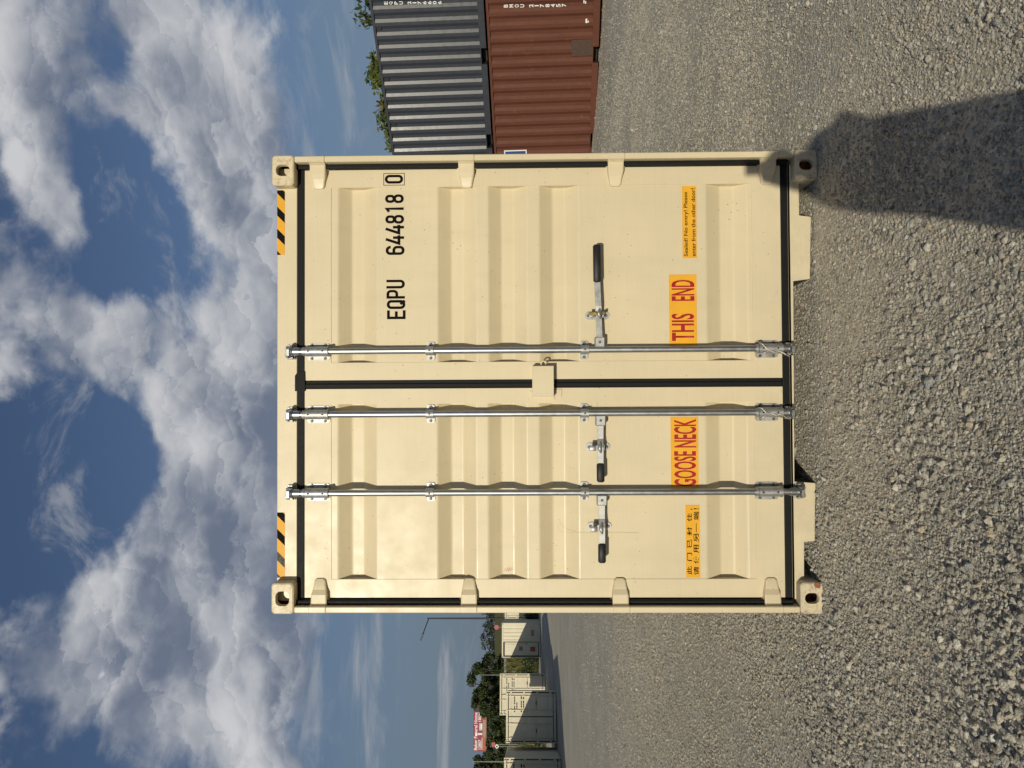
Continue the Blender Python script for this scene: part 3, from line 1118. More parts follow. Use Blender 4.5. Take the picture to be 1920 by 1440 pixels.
    # ---- hinges
    for side, pyp, pyd, vs_, door in ((-1, 1150, 1086, (597, 879, 1164, 1450), dl), (1, 291, 349, (595, 874, 1155, 1441), dr)):
        for v0 in vs_:
            bm = bmesh.new()
            xo = side * (HW - .006); xi = side * (HW - .037)
            z = at_y(v0, (pyp + pyd) / 2, .03).z
            # lug on the post
            box(bm, min(xo, xi) - .001, max(xo, xi) + .001, .001, .05, z - .046, z + .046, .004)
            # tongue: stations towards the door (x, half height, front y)
            xt = X_(pyd, .045)
            st = [(xi, .043, .012), (xi - side * .010, .042, .030), (xi - side * .055, .041, .032), (xi - side * .080, .036, .046), (xt + side * .040, .033, .048), (xt + side * .010, .029, .055), (xt, .020, .060)]
            rings = []
            for (x, hh_, yf) in st:
                b = min(.006, hh_ * .3)
                yb = YD + .001 if side * (xi - x) > .062 else .085
                rings.append([bm.verts.new(p) for p in ((x, yb, z - hh_ - .003), (x, yf + b * .5, z - hh_), (x, yf, z - hh_ + b), (x, yf, z + hh_ - b), (x, yf + b * .5, z + hh_), (x, yb, z + hh_ + .003))])
            for A, B in zip(rings, rings[1:]):
                for k in range(6):
                    j = (k + 1) % 6
                    bm.faces.new((A[k], A[j], B[j], B[k]))
            bm.faces.new(rings[0][::-1]); bm.faces.new(rings[-1])
            bmesh.ops.recalc_face_normals(bm, faces=bm.faces)
            # pin
            cyl(bm, (xi - side * .022, .064, z - .051), (xi - side * .022, .064, z + .051), .007, seg=10)
            o = mesh_obj('hinge', bm, 'cream_paint', door)
            smooth_by_angle(o, 14)

    # ---- lock rods
    YR, RR = .022, .0172
    rods = [(923.6, dl, 'left'), (775.6, dl, 'mid'), (656.6, dr, 'right')]
    for py, door, which in rods:
        x = X_(py, YR, 950)
        zt_, zb_ = at_y(548, py, YR).z, at_y(1478 if which != 'left' else 1496, py, YR).z
        bm = bmesh.new()
        cyl(bm, (x, YR, zb_), (x, YR, zt_), RR, seg=24)
        o = mesh_obj('lock_rod', bm, 'galvanised', door); smooth_by_angle(o, 40)
        # big end brackets
        for v0 in (598, 1437):
            zc = at_y(v0, py, YD).z
            bm = bmesh.new()
            prism(bm, round_rect(x, zc, .092, .122, .014), YD - .006, YD + .001)
            sleeve(bm, x, YR, zc - .060, zc + .058, .0255)
            cyl(bm, (x, YR, zc - .066), (x, YR, zc - .058), .0285, seg=20)
            cyl(bm, (x, YR, zc + .060), (x, YR, zc + .074), .0235, seg=20)
            for sx in (-1, 1):
                for sz in (-1, 1):
                    bolt(bm, x + sx * .036, YD - .006, zc + sz * .036, .0085, .008)
            for sz in (-1, 1):
                cyl(bm, (x, YR - .024, zc + sz * .038), (x, YR - .0285, zc + sz * .038), .0045, seg=8, mi=2)
            o = mesh_obj('rod_bracket', bm, ['zinc_plate', 'bolt_steel', 'rubber'], door); smooth_by_angle(o, 40)
        for v0 in (808, 1095):
            zc = at_y(v0, py, YD).z
            bm = bmesh.new()
            prism(bm, round_rect(x, zc, .098, .042, .010), YD - .006, YD + .001)
            sleeve(bm, x, YR, zc - .021, zc + .021, .0235)
            for sx in (-1, 1):
                bolt(bm, x + sx * .037, YD - .006, zc, .0085, .008)
            cyl(bm, (x, YR - .022, zc), (x, YR - .0265, zc), .0045, seg=8, mi=2)
            o = mesh_obj('rod_bracket', bm, ['zinc_plate', 'bolt_steel', 'rubber'], door); smooth_by_angle(o, 40)
        # cam at the top with its keeper on the rail
        for end in (1, -1):
            bm = bmesh.new()
            if end > 0: z = at_y(549, py, YR).z
            else: z = zb_
            cyl(bm, (x, YR, z - end * .040), (x, YR, z - end * .002), .0215, seg=16)
            cyl(bm, (x, YR, z - end * .002), (x, YR, z + end * .010), .027, .023, seg=14)
            # claw
            obox(bm, (x - .006, YR - .006, z + end * .022), (.020, 0, 0), (0, .014, 0), (0, 0, .010), .003)
            obox(bm, (x + .020, YR + .004, z + end * .018), (.007, .002, 0), (-.002, .016, 0), (0, 0, .016), .003)
            obox(bm, (x - .028, YR + .010, z + end * .030), (.006, .004, 0), (-.004, .012, 0), (0, 0, .007), .002)
            o = mesh_obj('rod_cam', bm, 'galvanised', door); smooth_by_angle(o, 40)
            bm = bmesh.new()
            if end > 0 or which == 'left':
                for dx, dz, w in ((-.034, .012, .008), (.036, .014, .008), (-.022, .034, .012), (.018, .036, .010)):
                    obox(bm, (x + dx, .054, z + end * dz), (w * .6, 0, .002), (0, .020, 0), (-.002, 0, w), .002)
                obox(bm, (x, .066, z + end * .020), (.040, 0, 0), (0, .005, 0), (0, 0, .022), .002)
            else:
                obox(bm, (x + .012, .05, z - .004), (.020, 0, 0), (0, .022, 0), (0, 0, .012), .003)
                obox(bm, (x - .030, .052, z - .006), (.005, 0, 0), (0, .022, 0), (0, 0, .013), .002)
            o = mesh_obj('cam_keeper', bm, 'zinc_plate', door)

    # ---- handles: hub pixel, bend pixel, grip end pixel, grip start
    YH = .004
    for hub, gs_, ge, door, gw in (((1124.5, 641.5), (1119.5, 530), (1118.5, 459), dr, .040),
                                   ((1126, 788.5), (1125.5, 868), (1126, 904), dl, .040),
                                   ((1128.5, 938), (1128.5, 1018), (1128.5, 1055), dl, .040)):
        H = at_y(hub[0], hub[1], YH); A = at_y(gs_[0], gs_[1], YH); B = at_y(ge[0], ge[1], YH)
        s = 1 if B.x > H.x else -1
        d = (A - H).normalized(); nz = Vector((-d.z, 0, d.x))
        if nz.z < 0: nz = -nz
        bm = bmesh.new()
        # hub clasp around the rod, with bolt
        obox(bm, H + Vector((0, .006, 0)), (.028, 0, 0), (0, .014, 0), (0, 0, .027), .005)
        bolt(bm, H.x, YH - .008, H.z, .0075, .006)
        obox(bm, H + Vector((-s * .026, .020, 0)), (.014, 0, 0), (0, .010, 0), (0, 0, .020), .003)
        # bar, slightly cranked outwards
        mid = H + (A - H) * .52
        seg = [(H + d * .02, 0.), (mid - d * .02, .002), (mid + d * .025, -.010), (A + d * .03, -.008)]
        hw = .0155
        rr = []
        for p, yo in seg:
            rr.append([bm.verts.new(p + nz * hw * a + Vector((0, yo + b, 0))) for a, b in ((-1, -.004), (1, -.004), (1, .006), (-1, .006))])
        for P0, P1 in zip(rr, rr[1:]):
            for k in range(4):
                bm.faces.new((P0[k], P0[(k + 1) % 4], P1[(k + 1) % 4], P1[k]))
        bm.faces.new(rr[0][::-1]); bm.faces.new(rr[-1])
        bmesh.ops.recalc_face_normals(bm, faces=bm.faces)
        h = mesh_obj('handle', bm, ['zinc_plate', 'bolt_steel'], door)
        # rubber grip
        bm = bmesh.new()
        c = (A + B) / 2 + Vector((0, -.008, 0)); half = (B - A) / 2
        obox(bm, c, half, (0, .013, 0), nz * gw / 2, .008)
        o = mesh_obj('handle_grip', bm, 'grip_rubber', door); smooth_by_angle(o, 50)
    # ---- handle catches
    for (px, py), door, br in (((1119.5, 592), dr, True), ((1121, 838), dl, False), ((1123.5, 986.5), dl, False)):
        c = at_y(px, py, YD)
        bm = bmesh.new()
        prism(bm, round_rect(c.x, c.z, .042, .130, .0205, 8), YD - .005, YD + .001)
        for sz in (-1, 1):
            bolt(bm, c.x, YD - .005, c.z + sz * .047, .009, .007)
        # bracket standing out, with the hasp over the bar
        obox(bm, (c.x, YD - .034, c.z - .026), (.016, 0, 0), (0, .030, 0), (0, 0, .004), .002)
        obox(bm, (c.x, YD - .034, c.z + .030), (.016, 0, 0), (0, .030, 0), (0, 0, .004), .002)
        tube(bm, [(c.x - .026, -.014, c.z - .008), (c.x - .014, -.022, c.z - .003), (c.x, -.025, c.z + .001), (c.x + .014, -.022, c.z - .002), (c.x + .030, -.012, c.z - .006)], [.004, .008, .010, .008, .003], 8)
        obox(bm, (c.x - .002, -.010, c.z + .034), (.013, 0, 0), (0, .004, 0), (0, 0, .018), .002)
        o = mesh_obj('handle_catch', bm, ['zinc_plate', 'bolt_steel'], door); smooth_by_angle(o, 45)
        if br:
            bm = bmesh.new()
            cyl(bm, (c.x + .002, -.018, c.z + .012), (c.x - .002, -.018, c.z + .050), .0095, seg=10)
            mesh_obj('bolt_seal', bm, 'brass', door)
            bm = bmesh.new()
            cyl(bm, (c.x + .002, -.018, c.z - .022), (c.x + .002, -.018, c.z - .030), .0095, seg=10)
            mesh_obj('seal_cap', bm, 'brass', door)

    # ---- lock box over the gap
    bm = bmesh.new()
    bx0, bx1 = X_(744, .005), X_(686, .005)
    bz0, bz1 = Z_(1038.5, .005), Z_(998, .005)
    box(bm, bx0, bx1, .006, .010, bz0, bz1, .002)                      # face
    box(bm, bx0, bx1, .010, YD + .002, bz1 - .004, bz1 - .0005)        # top
    box(bm, bx0, bx0 + .004, .010, YD + .002, bz0 + .002, bz1 - .005)  # sides
    box(bm, bx1 - .004, bx1, .010, YD + .002, bz0 + .002, bz1 - .005)
    box(bm, bx0 - .014, bx0 + .03, YD - .010, YD + .001, bz0 - .006, bz1 + .012)
    o = mesh_obj('lock_box', bm, 'cream_paint', dr)
    bm = bmesh.new()
    hx, hz = X_(684, .03), Z_(1019, .03)
    tube(bm, [(hx - .004, .03, hz + .012), (hx + .010, .026, hz + .012), (hx + .020, .024, hz + .004), (hx + .018, .024, hz - .010), (hx + .008, .026, hz - .014), (hx + .004, .030, hz - .010)][::-1], .0042, 8)
    o = mesh_obj('lock_box_hook', bm, 'cream_paint', dr, smooth=True)
    bm = bmesh.new()
    tx0, tx1 = X_(745, YD), X_(730, YD)
    box(bm, tx0, tx1, YD - .006, YD + .001, Z_(1053, YD), Z_(1040, YD), .001)
    mesh_obj('stop_plate', bm, 'cream_paint', dl)

    # ---- twisted wire seals at the lower brackets
    for py, door, pts in ((656.6, dr, [(1423, 643), (1428, 644), (1434, 650), (1441, 656), (1448, 659), (1456, 657), (1466, 660), (1474, 665), (1480, 668)]),
                          (656.6, dr, [(1423, 663), (1432, 662), (1438, 659), (1444, 657), (1452, 661), (1462, 659), (1472, 664), (1481, 669)]),
                          (775.6, dl, [(1422, 765), (1427, 765), (1432, 769), (1437, 775), (1446, 778), (1458, 776), (1468, 779), (1480, 786)]),
                          (775.6, dl, [(1423, 786), (1430, 783), (1436, 777), (1445, 774), (1455, 779), (1466, 776), (1476, 772), (1483, 770)])):
        bm = bmesh.new()
        P = [at_y(a, b, -.006 if i not in (0, len(pts) - 1) else .02) for i, (a, b) in enumerate(pts)]
        dense = []
        for i in range(len(P) - 1):
            p0, p1, p2, p3 = P[max(i - 1, 0)], P[i], P[i + 1], P[min(i + 2, len(P) - 1)]
            for k in range(4):
                t = k / 4
                dense.append(.5 * (2 * p1 + (p2 - p0) * t + (2 * p0 - 5 * p1 + 4 * p2 - p3) * t * t + (3 * p1 - p0 - 3 * p2 + p3) * t ** 3))
        dense.append(P[-1])
        tube(bm, dense, .0028, 6)
        mesh_obj('seal_wire', bm, 'wire_seal', door, smooth=True)

    # ---- stickers and writing
    def sticker(door, v0, v1, y0, y1, mat='sticker_amber', Y=YP):
        a, b = at_y(v1, y1, Y), at_y(v0, y0, Y)
        return plate('sticker', [(a.x, a.z), (b.x, a.z), (b.x, b.z), (a.x, b.z)], Y - .0022, Y + .0005, mat, door)

    def words(door, s, v0, v1, ya, yb, mat, bold=0., Y=YP - .0030, sp=1.0):
        a, b = at_y(v1, ya, Y), at_y(v0, yb, Y)
        return text_mesh(s, a.x, b.x, a.z, b.z, Y, mat, door, bold=bold, spacing=sp)
    sticker(dl, 1257, 1310, 782, 913)
    words(dl, 'GOOSE', 1263.5, 1306, 911.5, 846, 'ink_red', .020)
    words(dl, 'NECK', 1263.5, 1306, 839, 786, 'ink_red', .020)
    sticker(dr, 1254, 1307, 515, 647)
    words(dr, 'THIS', 1259, 1302, 639, 588, 'ink_red', .020)
    words(dr, 'END', 1259, 1302, 564, 525, 'ink_red', .020)
    sticker(dr, 1278.5, 1306.5, 349, 484)
    words(dr, 'Sealed! No entry! Please', 1281.5, 1292, 480.5, 360, 'ink_black', .012)
    words(dr, 'enter from the other door!', 1295.5, 1304.5, 480.5, 353, 'ink_black', .012)
    sticker(dl, 1285, 1313, 947, 1083)
    Yc = YP - .0018
    for s, ys, v0, v1 in (('此门已封住', (1077, 1052, 1027, 1004, 978), 1288, 1297.5), ('请使用另一端', (1078, 1057, 1037, 1016, 998, 975), 1300.5, 1310.5)):
        for ch, yy in zip(s, ys):
            if ch == '一':
                words(dl, ch, v0 + 4.3, v0 + 5.6, yy, yy - 17, 'ink_black')
            else:
                words(dl, ch, v0, v1, yy, yy - 15.5, 'ink_black', .012)
    words(dl, ',', 1295, 1298.5, 956, 953.5, 'ink_black', .01)
    words(dl, '!', 1300.5, 1310, 955, 953, 'ink_black', .01)
    # number
    Yn = YP - .0018
    for ch, ya, yb, v0, v1 in (('E', 598, 582, 726, 760), ('Q', 579, 563, 725.5, 759.5), ('P', 559.5, 544, 725, 759), ('U', 540.5, 525, 724.5, 758.5),
                               ('6', 477.5, 461.5, 723.5, 758), ('4', 458, 442, 723.3, 757.5), ('4', 438.5, 422.5, 723, 757.3), ('8', 419, 403.5, 722.8, 757),
                               ('1', 400, 384, 722.6, 756.8), ('8', 380.5, 365, 722.4, 756.5), ('0', 344, 328.5, 722, 755.5)):
        a, b = at_y(v1, ya, Yn), at_y(v0, yb, Yn)
        yy = Yn if ya > 350 else YD - .0009
        glyph_mesh(ch, a.x, b.x, a.z, b.z, yy, 'ink_black', dr)
    a, b = at_y(758.8, 347.5, YD), at_y(719, 325, YD)
    bm = bmesh.new()
    w = .0030
    for q in ((a.x, b.x, a.z, a.z + w), (a.x, b.x, b.z - w, b.z), (a.x, a.x + w, a.z + w, b.z - w), (b.x - w, b.x, a.z + w, b.z - w)):
        box(bm, q[0], q[1], YD - .0009, YD + .0005, q[2], q[3])
    mesh_obj('lettering', bm, 'ink_black', dr)
    # warning stripes on the top rail
    for ya, yb in ((357, 478), (961, 1083)):
        Yt = .072
        A, B = at_y(534, yb, Yt), at_y(520, ya, Yt)
        x0, x1, z0, z1 = A.x, B.x, A.z, B.z
        st = plate('warning_sticker', [(x0, z0), (x1, z0), (x1, z1), (x0, z1)], Yt - .0012, Yt + .0005, 'sticker_amber', root)
        per = (x1 - x0) / 2.92; bw = per * .40; sl = z1 - z0
        for k in range(-1, 4):
            xr = x1 - .0 + per * .26 - k * per      # right end of the dark bar along the top
            P = []
            for (x, z) in ((xr - bw - sl, z0), (xr - sl, z0), (xr, z1), (xr - bw, z1)):
                P.append((x, z))
            # clip to the sticker
            def clip(P, keep, cut):
                out = []
                for i in range(len(P)):
                    p, q = P[i - 1], P[i]
                    if keep(p) != keep(q): out.append(cut(p, q))
                    if keep(q): out.append(q)
                return out
            P = clip(P, lambda p: p[0] >= x0, lambda p, q: (x0, p[1] + (q[1] - p[1]) * (x0 - p[0]) / (q[0] - p[0])))
            if P: P = clip(P, lambda p: p[0] <= x1, lambda p, q: (x1, p[1] + (q[1] - p[1]) * (x1 - p[0]) / (q[0] - p[0])))
            if len(P) > 2:
                plate('stripe', P, Yt - .0020, Yt - .0010, 'sticker_black' if ya < 900 or k < 2 else 'sticker_worn', st)
    # hair scratches, a red scrawl
    def scratch(door, pts, w, mat, Y=YP - .0010):
        P = [at_y(a, b, Y) for a, b in pts]
        bm = bmesh.new()
        for q in ribbon(bm, [(p.x, p.z) for p in P], 0, w, 0):
            bm.faces.new([bm.verts.new((c.x, Y - .0004, c.y)) for c in q])
        bmesh.ops.recalc_face_normals(bm, faces=bm.faces)
        mesh_obj('scratch', bm, mat, door)
    scratch(dl, [(1044, 985), (1052, 996), (1062, 999), (1090, 998), (1120, 999), (1160, 998), (1196, 999)], .0010, 'scuff')
    scratch(dl, [(600, 1078), (606, 1074), (611, 1077), (618, 1071)], .0022, 'scuff')
    for k in range(3):
        scratch(dl, [(945 + 4 * k, 1072), (947 + 4 * k, 1066), (950 + 4 * k, 1071), (952 + 4 * k, 1063), (955 + 4 * k, 1069)], .0014, 'scrawl', Y=YP - .0010 + .0450)
    # rust bloom on the lower left casting, and scuffs
    bm = bmesh.new()
    c = at_y(1533, 1098, 0)
    poly = [(c.x + .020 * math.cos(t) * random.uniform(.5, 1.1), c.z + .026 * math.sin(t) * random.uniform(.5, 1.1)) for t in np.linspace(0, 6.0, 15)]
    prism(bm, poly, -.0008, .001)
    mesh_obj('rust_patch', bm, 'rust', root)
    return root


hero = build_hero()


# ------------------------------------------------------------------ other containers
def lines_of_marks(parent, x0, z0, y, rows, mat='ink_black', h=.055):
    """small marks too far off to read: rows of short dashes in one lettering part each"""
    for r_, row in enumerate(rows):
        bm = bmesh.new()
        x = x0
        for w in row:
            if w > 0: box(bm, x, x + w, y - .002, y + .001, z0 - r_ * .115 - h, z0 - r_ * .115)
            x += abs(w) + .02
        o = mesh_obj('lettering', bm, mat, parent)
        o['kind'] = 'stuff'


def make_box(name, label, L, H, mat, M_, group=None, doors=True, marks=True, pockets=False, phase=0., rods=(-.98, -.32, .32, .98), plainend=None, W=2.438, end_text=None):
    """a shipping container in its own frame: door end at y = 0 facing -y, length along +y"""
    root = empty(name)
    root.matrix_world = M_
    tag(root, label, 'container', group)
    w = W / 2
    cw, ch, cl = .162, .118, .178
    for sx in (-1, 1):
        for y0 in (0, L - cl):
            for z0 in (0, H - ch):
                bm = bmesh.new()
                xa, xb = sorted((sx * w, sx * (w - cw)))
                box(bm, xa, xb, y0, y0 + cl, z0, z0 + ch, .008)
                if y0 == 0:
                    prism(bm, round_rect((xa + xb) / 2, z0 + ch / 2, .06, .075, .028, 3), -.001, .002, mi=1)
                mesh_obj('corner_casting', bm, [mat, 'rubber'], root)
        for y0, y1 in ((.006, .12), (L - .12, L - .006)):
            bm = bmesh.new()
            xa, xb = sorted((sx * (w - .004), sx * (w - .055)))
            box(bm, xa, xb, y0, y1, ch + .001, H - ch - .001)
            mesh_obj('corner_post', bm, mat, root)
        # rails
        bm = bmesh.new(); xa, xb = sorted((sx * (w - .004), sx * (w - .064)))
        box(bm, xa, xb, cl + .001, L - cl - .001, H - .075, H - .015, .004)
        mesh_obj('top_side_rail', bm, mat, root)
        bm = bmesh.new()
        xa, xb = sorted((sx * (w - .003), sx * (w - .06)))
        zr0, zr1 = .018, .165
        if pockets:
            c = L / 2
            edges = [cl + .001, c - 1.025 - .18, c - 1.025 + .18, c + 1.025 - .18, c + 1.025 + .18, L - cl - .001]
            for a, b in ((0, 1), (2, 3), (4, 5)):
                box(bm, xa, xb, edges[a], edges[b], zr0, zr1, .003)
            for a, b in ((1, 2), (3, 4)):
                box(bm, xa, xb, edges[a] + .0005, edges[b] - .0005, zr1 - .022, zr1)
            o = mesh_obj('bottom_side_rail', bm, mat, root)
            for a, b in ((1, 2), (3, 4)):
                bm = bmesh.new()
                xi = sx * (w - .30)
                x_in, x_out = sorted((xi, sx * (w - .05)))
                box(bm, x_in, x_out, edges[a] + .002, edges[b] - .002, zr1 - .03, zr1 - .024)
                box(bm, x_in, x_out, edges[a] - .010, edges[a] - .002, zr0, zr1 - .024)
                box(bm, x_in, x_out, edges[b] + .002, edges[b] + .010, zr0, zr1 - .024)
                xk0, xk1 = sorted((xi, xi - sx * .01))
                box(bm, xk0, xk1, edges[a] - .010, edges[b] + .010, zr0, zr1 - .024)
                mesh_obj('fork_pocket', bm, 'dark_steel', root)
        else:
            box(bm, xa, xb, cl + .001, L - cl - .001, zr0, zr1, .003)
            mesh_obj('bottom_side_rail', bm, mat, root)
        bm = bmesh.new()
        corrugated(bm, .121, L - .121, .278, .036, .072, .068, lambda a, d, z, s=sx: (s * (w - .012 - d), a, z), zr1, H - .075, flip=sx < 0, phase=phase)
        mesh_obj('side_panel', bm, mat, root)
    bm = bmesh.new()
    corrugated(bm, .13, L - .13, .21, .02, .09, .015, lambda a, d, z: (z, a, H - .012 - d), -w + .06, w - .06)
    mesh_obj('roof', bm, mat, root)
    bm = bmesh.new(); box(bm, -w + .06, w - .06, .13, L - .13, .13, .16); mesh_obj('floor_underside', bm, 'underside', root)
    bm = bmesh.new()
    corrugated(bm, -w + .06, w - .06, .25, .045, .08, .05, lambda a, d, z: (a, L - .03 - d, z), .12, H - .12, flip=True)
    mesh_obj('end_wall', bm, mat, root)
    bm = bmesh.new(); box(bm, -w + cw - .02, w - cw + .02, .02, .12, H - .105, H - .006, .003); mesh_obj('top_rail', bm, mat, root)
    bm = bmesh.new(); box(bm, -w + cw - .02, w - cw + .02, .03, .12, .03, .15, .003); mesh_obj('door_sill', bm, mat, root)
    z0, z1 = .185, H - .145
    bm = bmesh.new(); box(bm, -w + .056, w - .056, .065, .075, z0 - .03, z1 + .03); mesh_obj('door_gasket', bm, 'rubber', root)
    if doors:
        for sx in (-1, 1):
            xa, xb = sorted((sx * .022, sx * (w - .105)))
            bm = bmesh.new()
            # pressed leaf: recessed bands
            bands = [(z1 - .28, z1 - .08), (z0 + 1.18, z0 + 1.38), (z0 + .08, z0 + .28)]
            z = z1
            pr = [(.045, z1)]
            for b in ((z1 - .10, z1 - .30), (z0 + (z1 - z0) * .62, z0 + (z1 - z0) * .54), (z0 + (z1 - z0) * .40, z0 + (z1 - z0) * .32), (z0 + .30, z0 + .12)):
                pr += [(.045, b[0]), (.053, b[0] - .05), (.053, b[1] + .05), (.045, b[1])]
            pr.append((.045, z0))
            A = [bm.verts.new((xa, y, zz)) for y, zz in pr]; B = [bm.verts.new((xb, y, zz)) for y, zz in pr]
            for i in range(len(pr) - 1):
                bm.faces.new((A[i], A[i + 1], B[i + 1], B[i]))
            box(bm, xa, xa + .02, .0445, .095, z0, z1); box(bm, xb - .05, xb, .0445, .095, z0, z1)
            d = mesh_obj('door', bm, mat, root)
            for zz in np.linspace(z0 + .12, z1 - .12, 4):
                bm = bmesh.new()
                x_in, x_out = sorted((sx * (w - .005), sx * (w - .17)))
                box(bm, x_in, x_out, .004, .046, zz - .045, zz + .045, .006)
                mesh_obj('hinge', bm, mat, d)
            for rx in rods:
                if rx * sx <= 0: continue
                bm = bmesh.new()
                cyl(bm, (rx, .012, .07), (rx, .012, H - .03), .018, seg=10)
                o = mesh_obj('lock_rod', bm, mat, d); smooth_by_angle(o)
                bm = bmesh.new()
                for zz in (z0 + .10, z0 + .75, z1 - .75, z1 - .10):
                    obox(bm, (rx, .026, zz), (.045, 0, 0), (0, .020, 0), (0, 0, .03), .004)
                o = mesh_obj('rod_bracket', bm, mat, d); o['kind'] = 'stuff'
                bm = bmesh.new()
                s2 = 1 if rx in rods[::2] else -1
                zz = z0 + (z1 - z0) * .38
                obox(bm, (rx + s2 * .16, .004, zz), (.16, 0, 0), (0, .010, 0), (0, 0, .014), .003)
                obox(bm, (rx + s2 * .30, .004, zz), (.07, 0, 0), (0, .014, 0), (0, 0, .02), .004, mi=1)
                mesh_obj('handle', bm, [mat, 'grip_rubber'], d)
            if marks and sx > 0:
                lines_of_marks(d, .16 + .05, z1 - .27, .043, [(.07, .05, .06, .05, -.05, .06, .05, .06, .05, .06, .05), (-.15, .05, .06, .05, .06), (), (.12, -.06, .10, .08, .10, -.03, .14), (.12, -.06, .10, .06, .12, -.03, .12)])
    return root


# ---- the two stacked boxes on the right, set down askew to the cream one
def frame_from(o, ydir, zhint=Vector((0, 0, 1))):
    y = ydir.normalized()
    x = y.cross(zhint).normalized()
    z = x.cross(y)
    M_ = Matrix((x, y, z)).transposed().to_4x4()
    M_.translation = o
    return M_


HS = 2.591
d1, d2 = F * (2 * HS + .02) / 438.8, F * (2 * HS + .02) / 384.2
B1, B2 = at_d(1127.5, 0, d1), at_d(1116.8, 285, d2)
sdir = (B2 - B1).normalized()
xside = sdir.cross(Vector((0, 0, 1))).normalized()


def on_side(px, py, inset=0.):
    """where a pixel meets the stack's near long side"""
    n = xside
    d = ray(px, py)
    return CAM + d * (((B1 + n * inset) - CAM).dot(n) / d.dot(n))


cmid = on_side(1115, 186)
mid_a = (cmid - B1).dot(sdir)
near = B1 + sdir * (mid_a - 3.029)
origin = near + xside * 1.219
LETTER_A = ((on_side(770, 5.2, .047) - near - Vector((0, 0, HS + .012))).dot(sdir), (on_side(1000, 11, .047) - near).dot(sdir))
# ribs phased so that the writing sits in a hollow
ph = lambda a: ((a - .175) - .121) % .278 - .278
red = make_box('shipping_container', 'rust brown shipping container under the dark blue one', 6.058, HS, 'oxide_paint', frame_from(origin, sdir), pockets=True, doors=True, marks=False, phase=ph(LETTER_A[1]) + .278)
navy = make_box('shipping_container', 'dark blue shipping container on top of the rust brown one', 6.058, HS, 'navy_paint', frame_from(origin + Vector((0, 0, HS + .012)), sdir), pockets=True, doors=True, marks=False, phase=ph(LETTER_A[0]) + .278)


def side_letters(root, s, v0, dv, py, w_px, h_px, mat, boxed=False):
    """upright letters stacked down the near long side"""
    Mi = root.matrix_world.inverted()
    v = v0
    for ch in s:
        if ch == ' ':
            v += dv * .65; continue
        wg = w_px * (.32 if ch == '1' else 1.)
        py_ = py - (v - v0) * .008
        a = Mi @ on_side(v + h_px, py_ + wg / 2, .047); b = Mi @ on_side(v, py_ - wg / 2, .047)
        o = text_mesh(ch, 0, abs(a.y - b.y), 0, b.z - a.z, 0, mat, root, bold=.02)
        # turn to face the side: local x of the text runs towards the near end (-y)
        o.rotation_euler = (0, 0, -math.pi / 2)
        o.location = (-1.219 + .0400, a.y, a.z)
        v += dv


side_letters(navy, 'EQPU 217660', 720, 9.45, 5.5, 5.6, 7.6, 'paint_white')
side_letters(navy, '6', 821, 9, 4.8, 5.4, 7.2, 'paint_white')
side_letters(red, 'BMOU 217845', 944.5, 10.2, 11, 5.6, 8.0, 'paint_white')
side_letters(red, '7', 1053.5, 9, 9.5, 5.4, 8.0, 'paint_white')


def side_plate(root, name, v0, v1, y0, y1, mat, out=.006, inset=.012):
    Mi = root.matrix_world.inverted()
    a = Mi @ on_side(v1, y1, inset); b = Mi @ on_side(v0, y0, inset)
    bm = bmesh.new()
    ya, yb = sorted((a.y, b.y))
    box(bm, -1.219 + inset - out, -1.219 + inset, ya, yb, a.z, b.z, .001)
    return mesh_obj(name, bm, mat, root)


side_plate(red, 'repair_patch', 1072, 1111, 75, 104, 'oxide_patch')
pl = side_plate(red, 'plaque', 945, 988, 282, 300, 'paint_white')
side_plate(red, 'plaque_face', 947, 986, 284, 300, 'plaque_blue', out=.008).parent = red
side_plate(red, 'lettering', 1098, 1101, 35, 43, 'paint_white')
side_plate(red, 'lettering', 1101.5, 1104, 39, 42, 'paint_white')
side_plate(red, 'lettering', 1094, 1096, 0, 6, 'paint_white')
side_plate(red, 'lettering', 1097, 1099, 2, 7, 'paint_white')
for py in (54, 149, 234):
    p0 = on_side(706 + (py - 54) * .157, py, .036)
    Mi = navy.matrix_world.inverted(); q = Mi @ p0
    bm = bmesh.new()
    box(bm, -1.219 + .020, -1.219 + .047, q.y - .035, q.y + .035, q.z - .12, q.z, .004)
    box(bm, -1.219 + .017, -1.219 + .020, q.y - .025, q.y + .025, q.z - .115, q.z - .085)
    mesh_obj('vent_cover', bm, 'dark_steel', navy)


# ---- the row along the bank on the left, parked slantwise
def yard_frame(px_base, py_right, depth, ang, W=2.438, zoff=0.):
    p = at_d(px_base, py_right, depth)
    z = float(gz(p.x, p.y)) + zoff
    rx = Vector((math.cos(ang), math.sin(ang), 0))
    o = Vector((p.x, p.y, z)) - rx * (W / 2)
    M_ = Matrix.Rotation(ang, 4, 'Z')
    M_.translation = o
    return M_


GRP = 'pale containers parked in a slanted row'
make_box('shipping_container', 'pale container heading the slanted row, ahead of every other one', 6.058, HS, 'white_paint', yard_frame(1075, 1497, 27.9, R(21)), GRP)
make_box('shipping_container', 'pale container parked just ahead of the one whose four rods carry a slanting shadow', 6.058, HS, 'white_paint', yard_frame(1053, 1421, 33.2, R(21)), GRP)
make_box('shipping_container', 'pale container with four lock rods and a slanting shadow over its doors', 6.058, HS, 'white_paint', yard_frame(1040, 1295.5, 38.0, R(21)), GRP)
make_box('shipping_container', 'pale container standing behind the one with the slanting shadow, below the billboard', 6.058, 2.896, 'white_paint', yard_frame(1023, 1263, 47.0, R(20)), GRP)


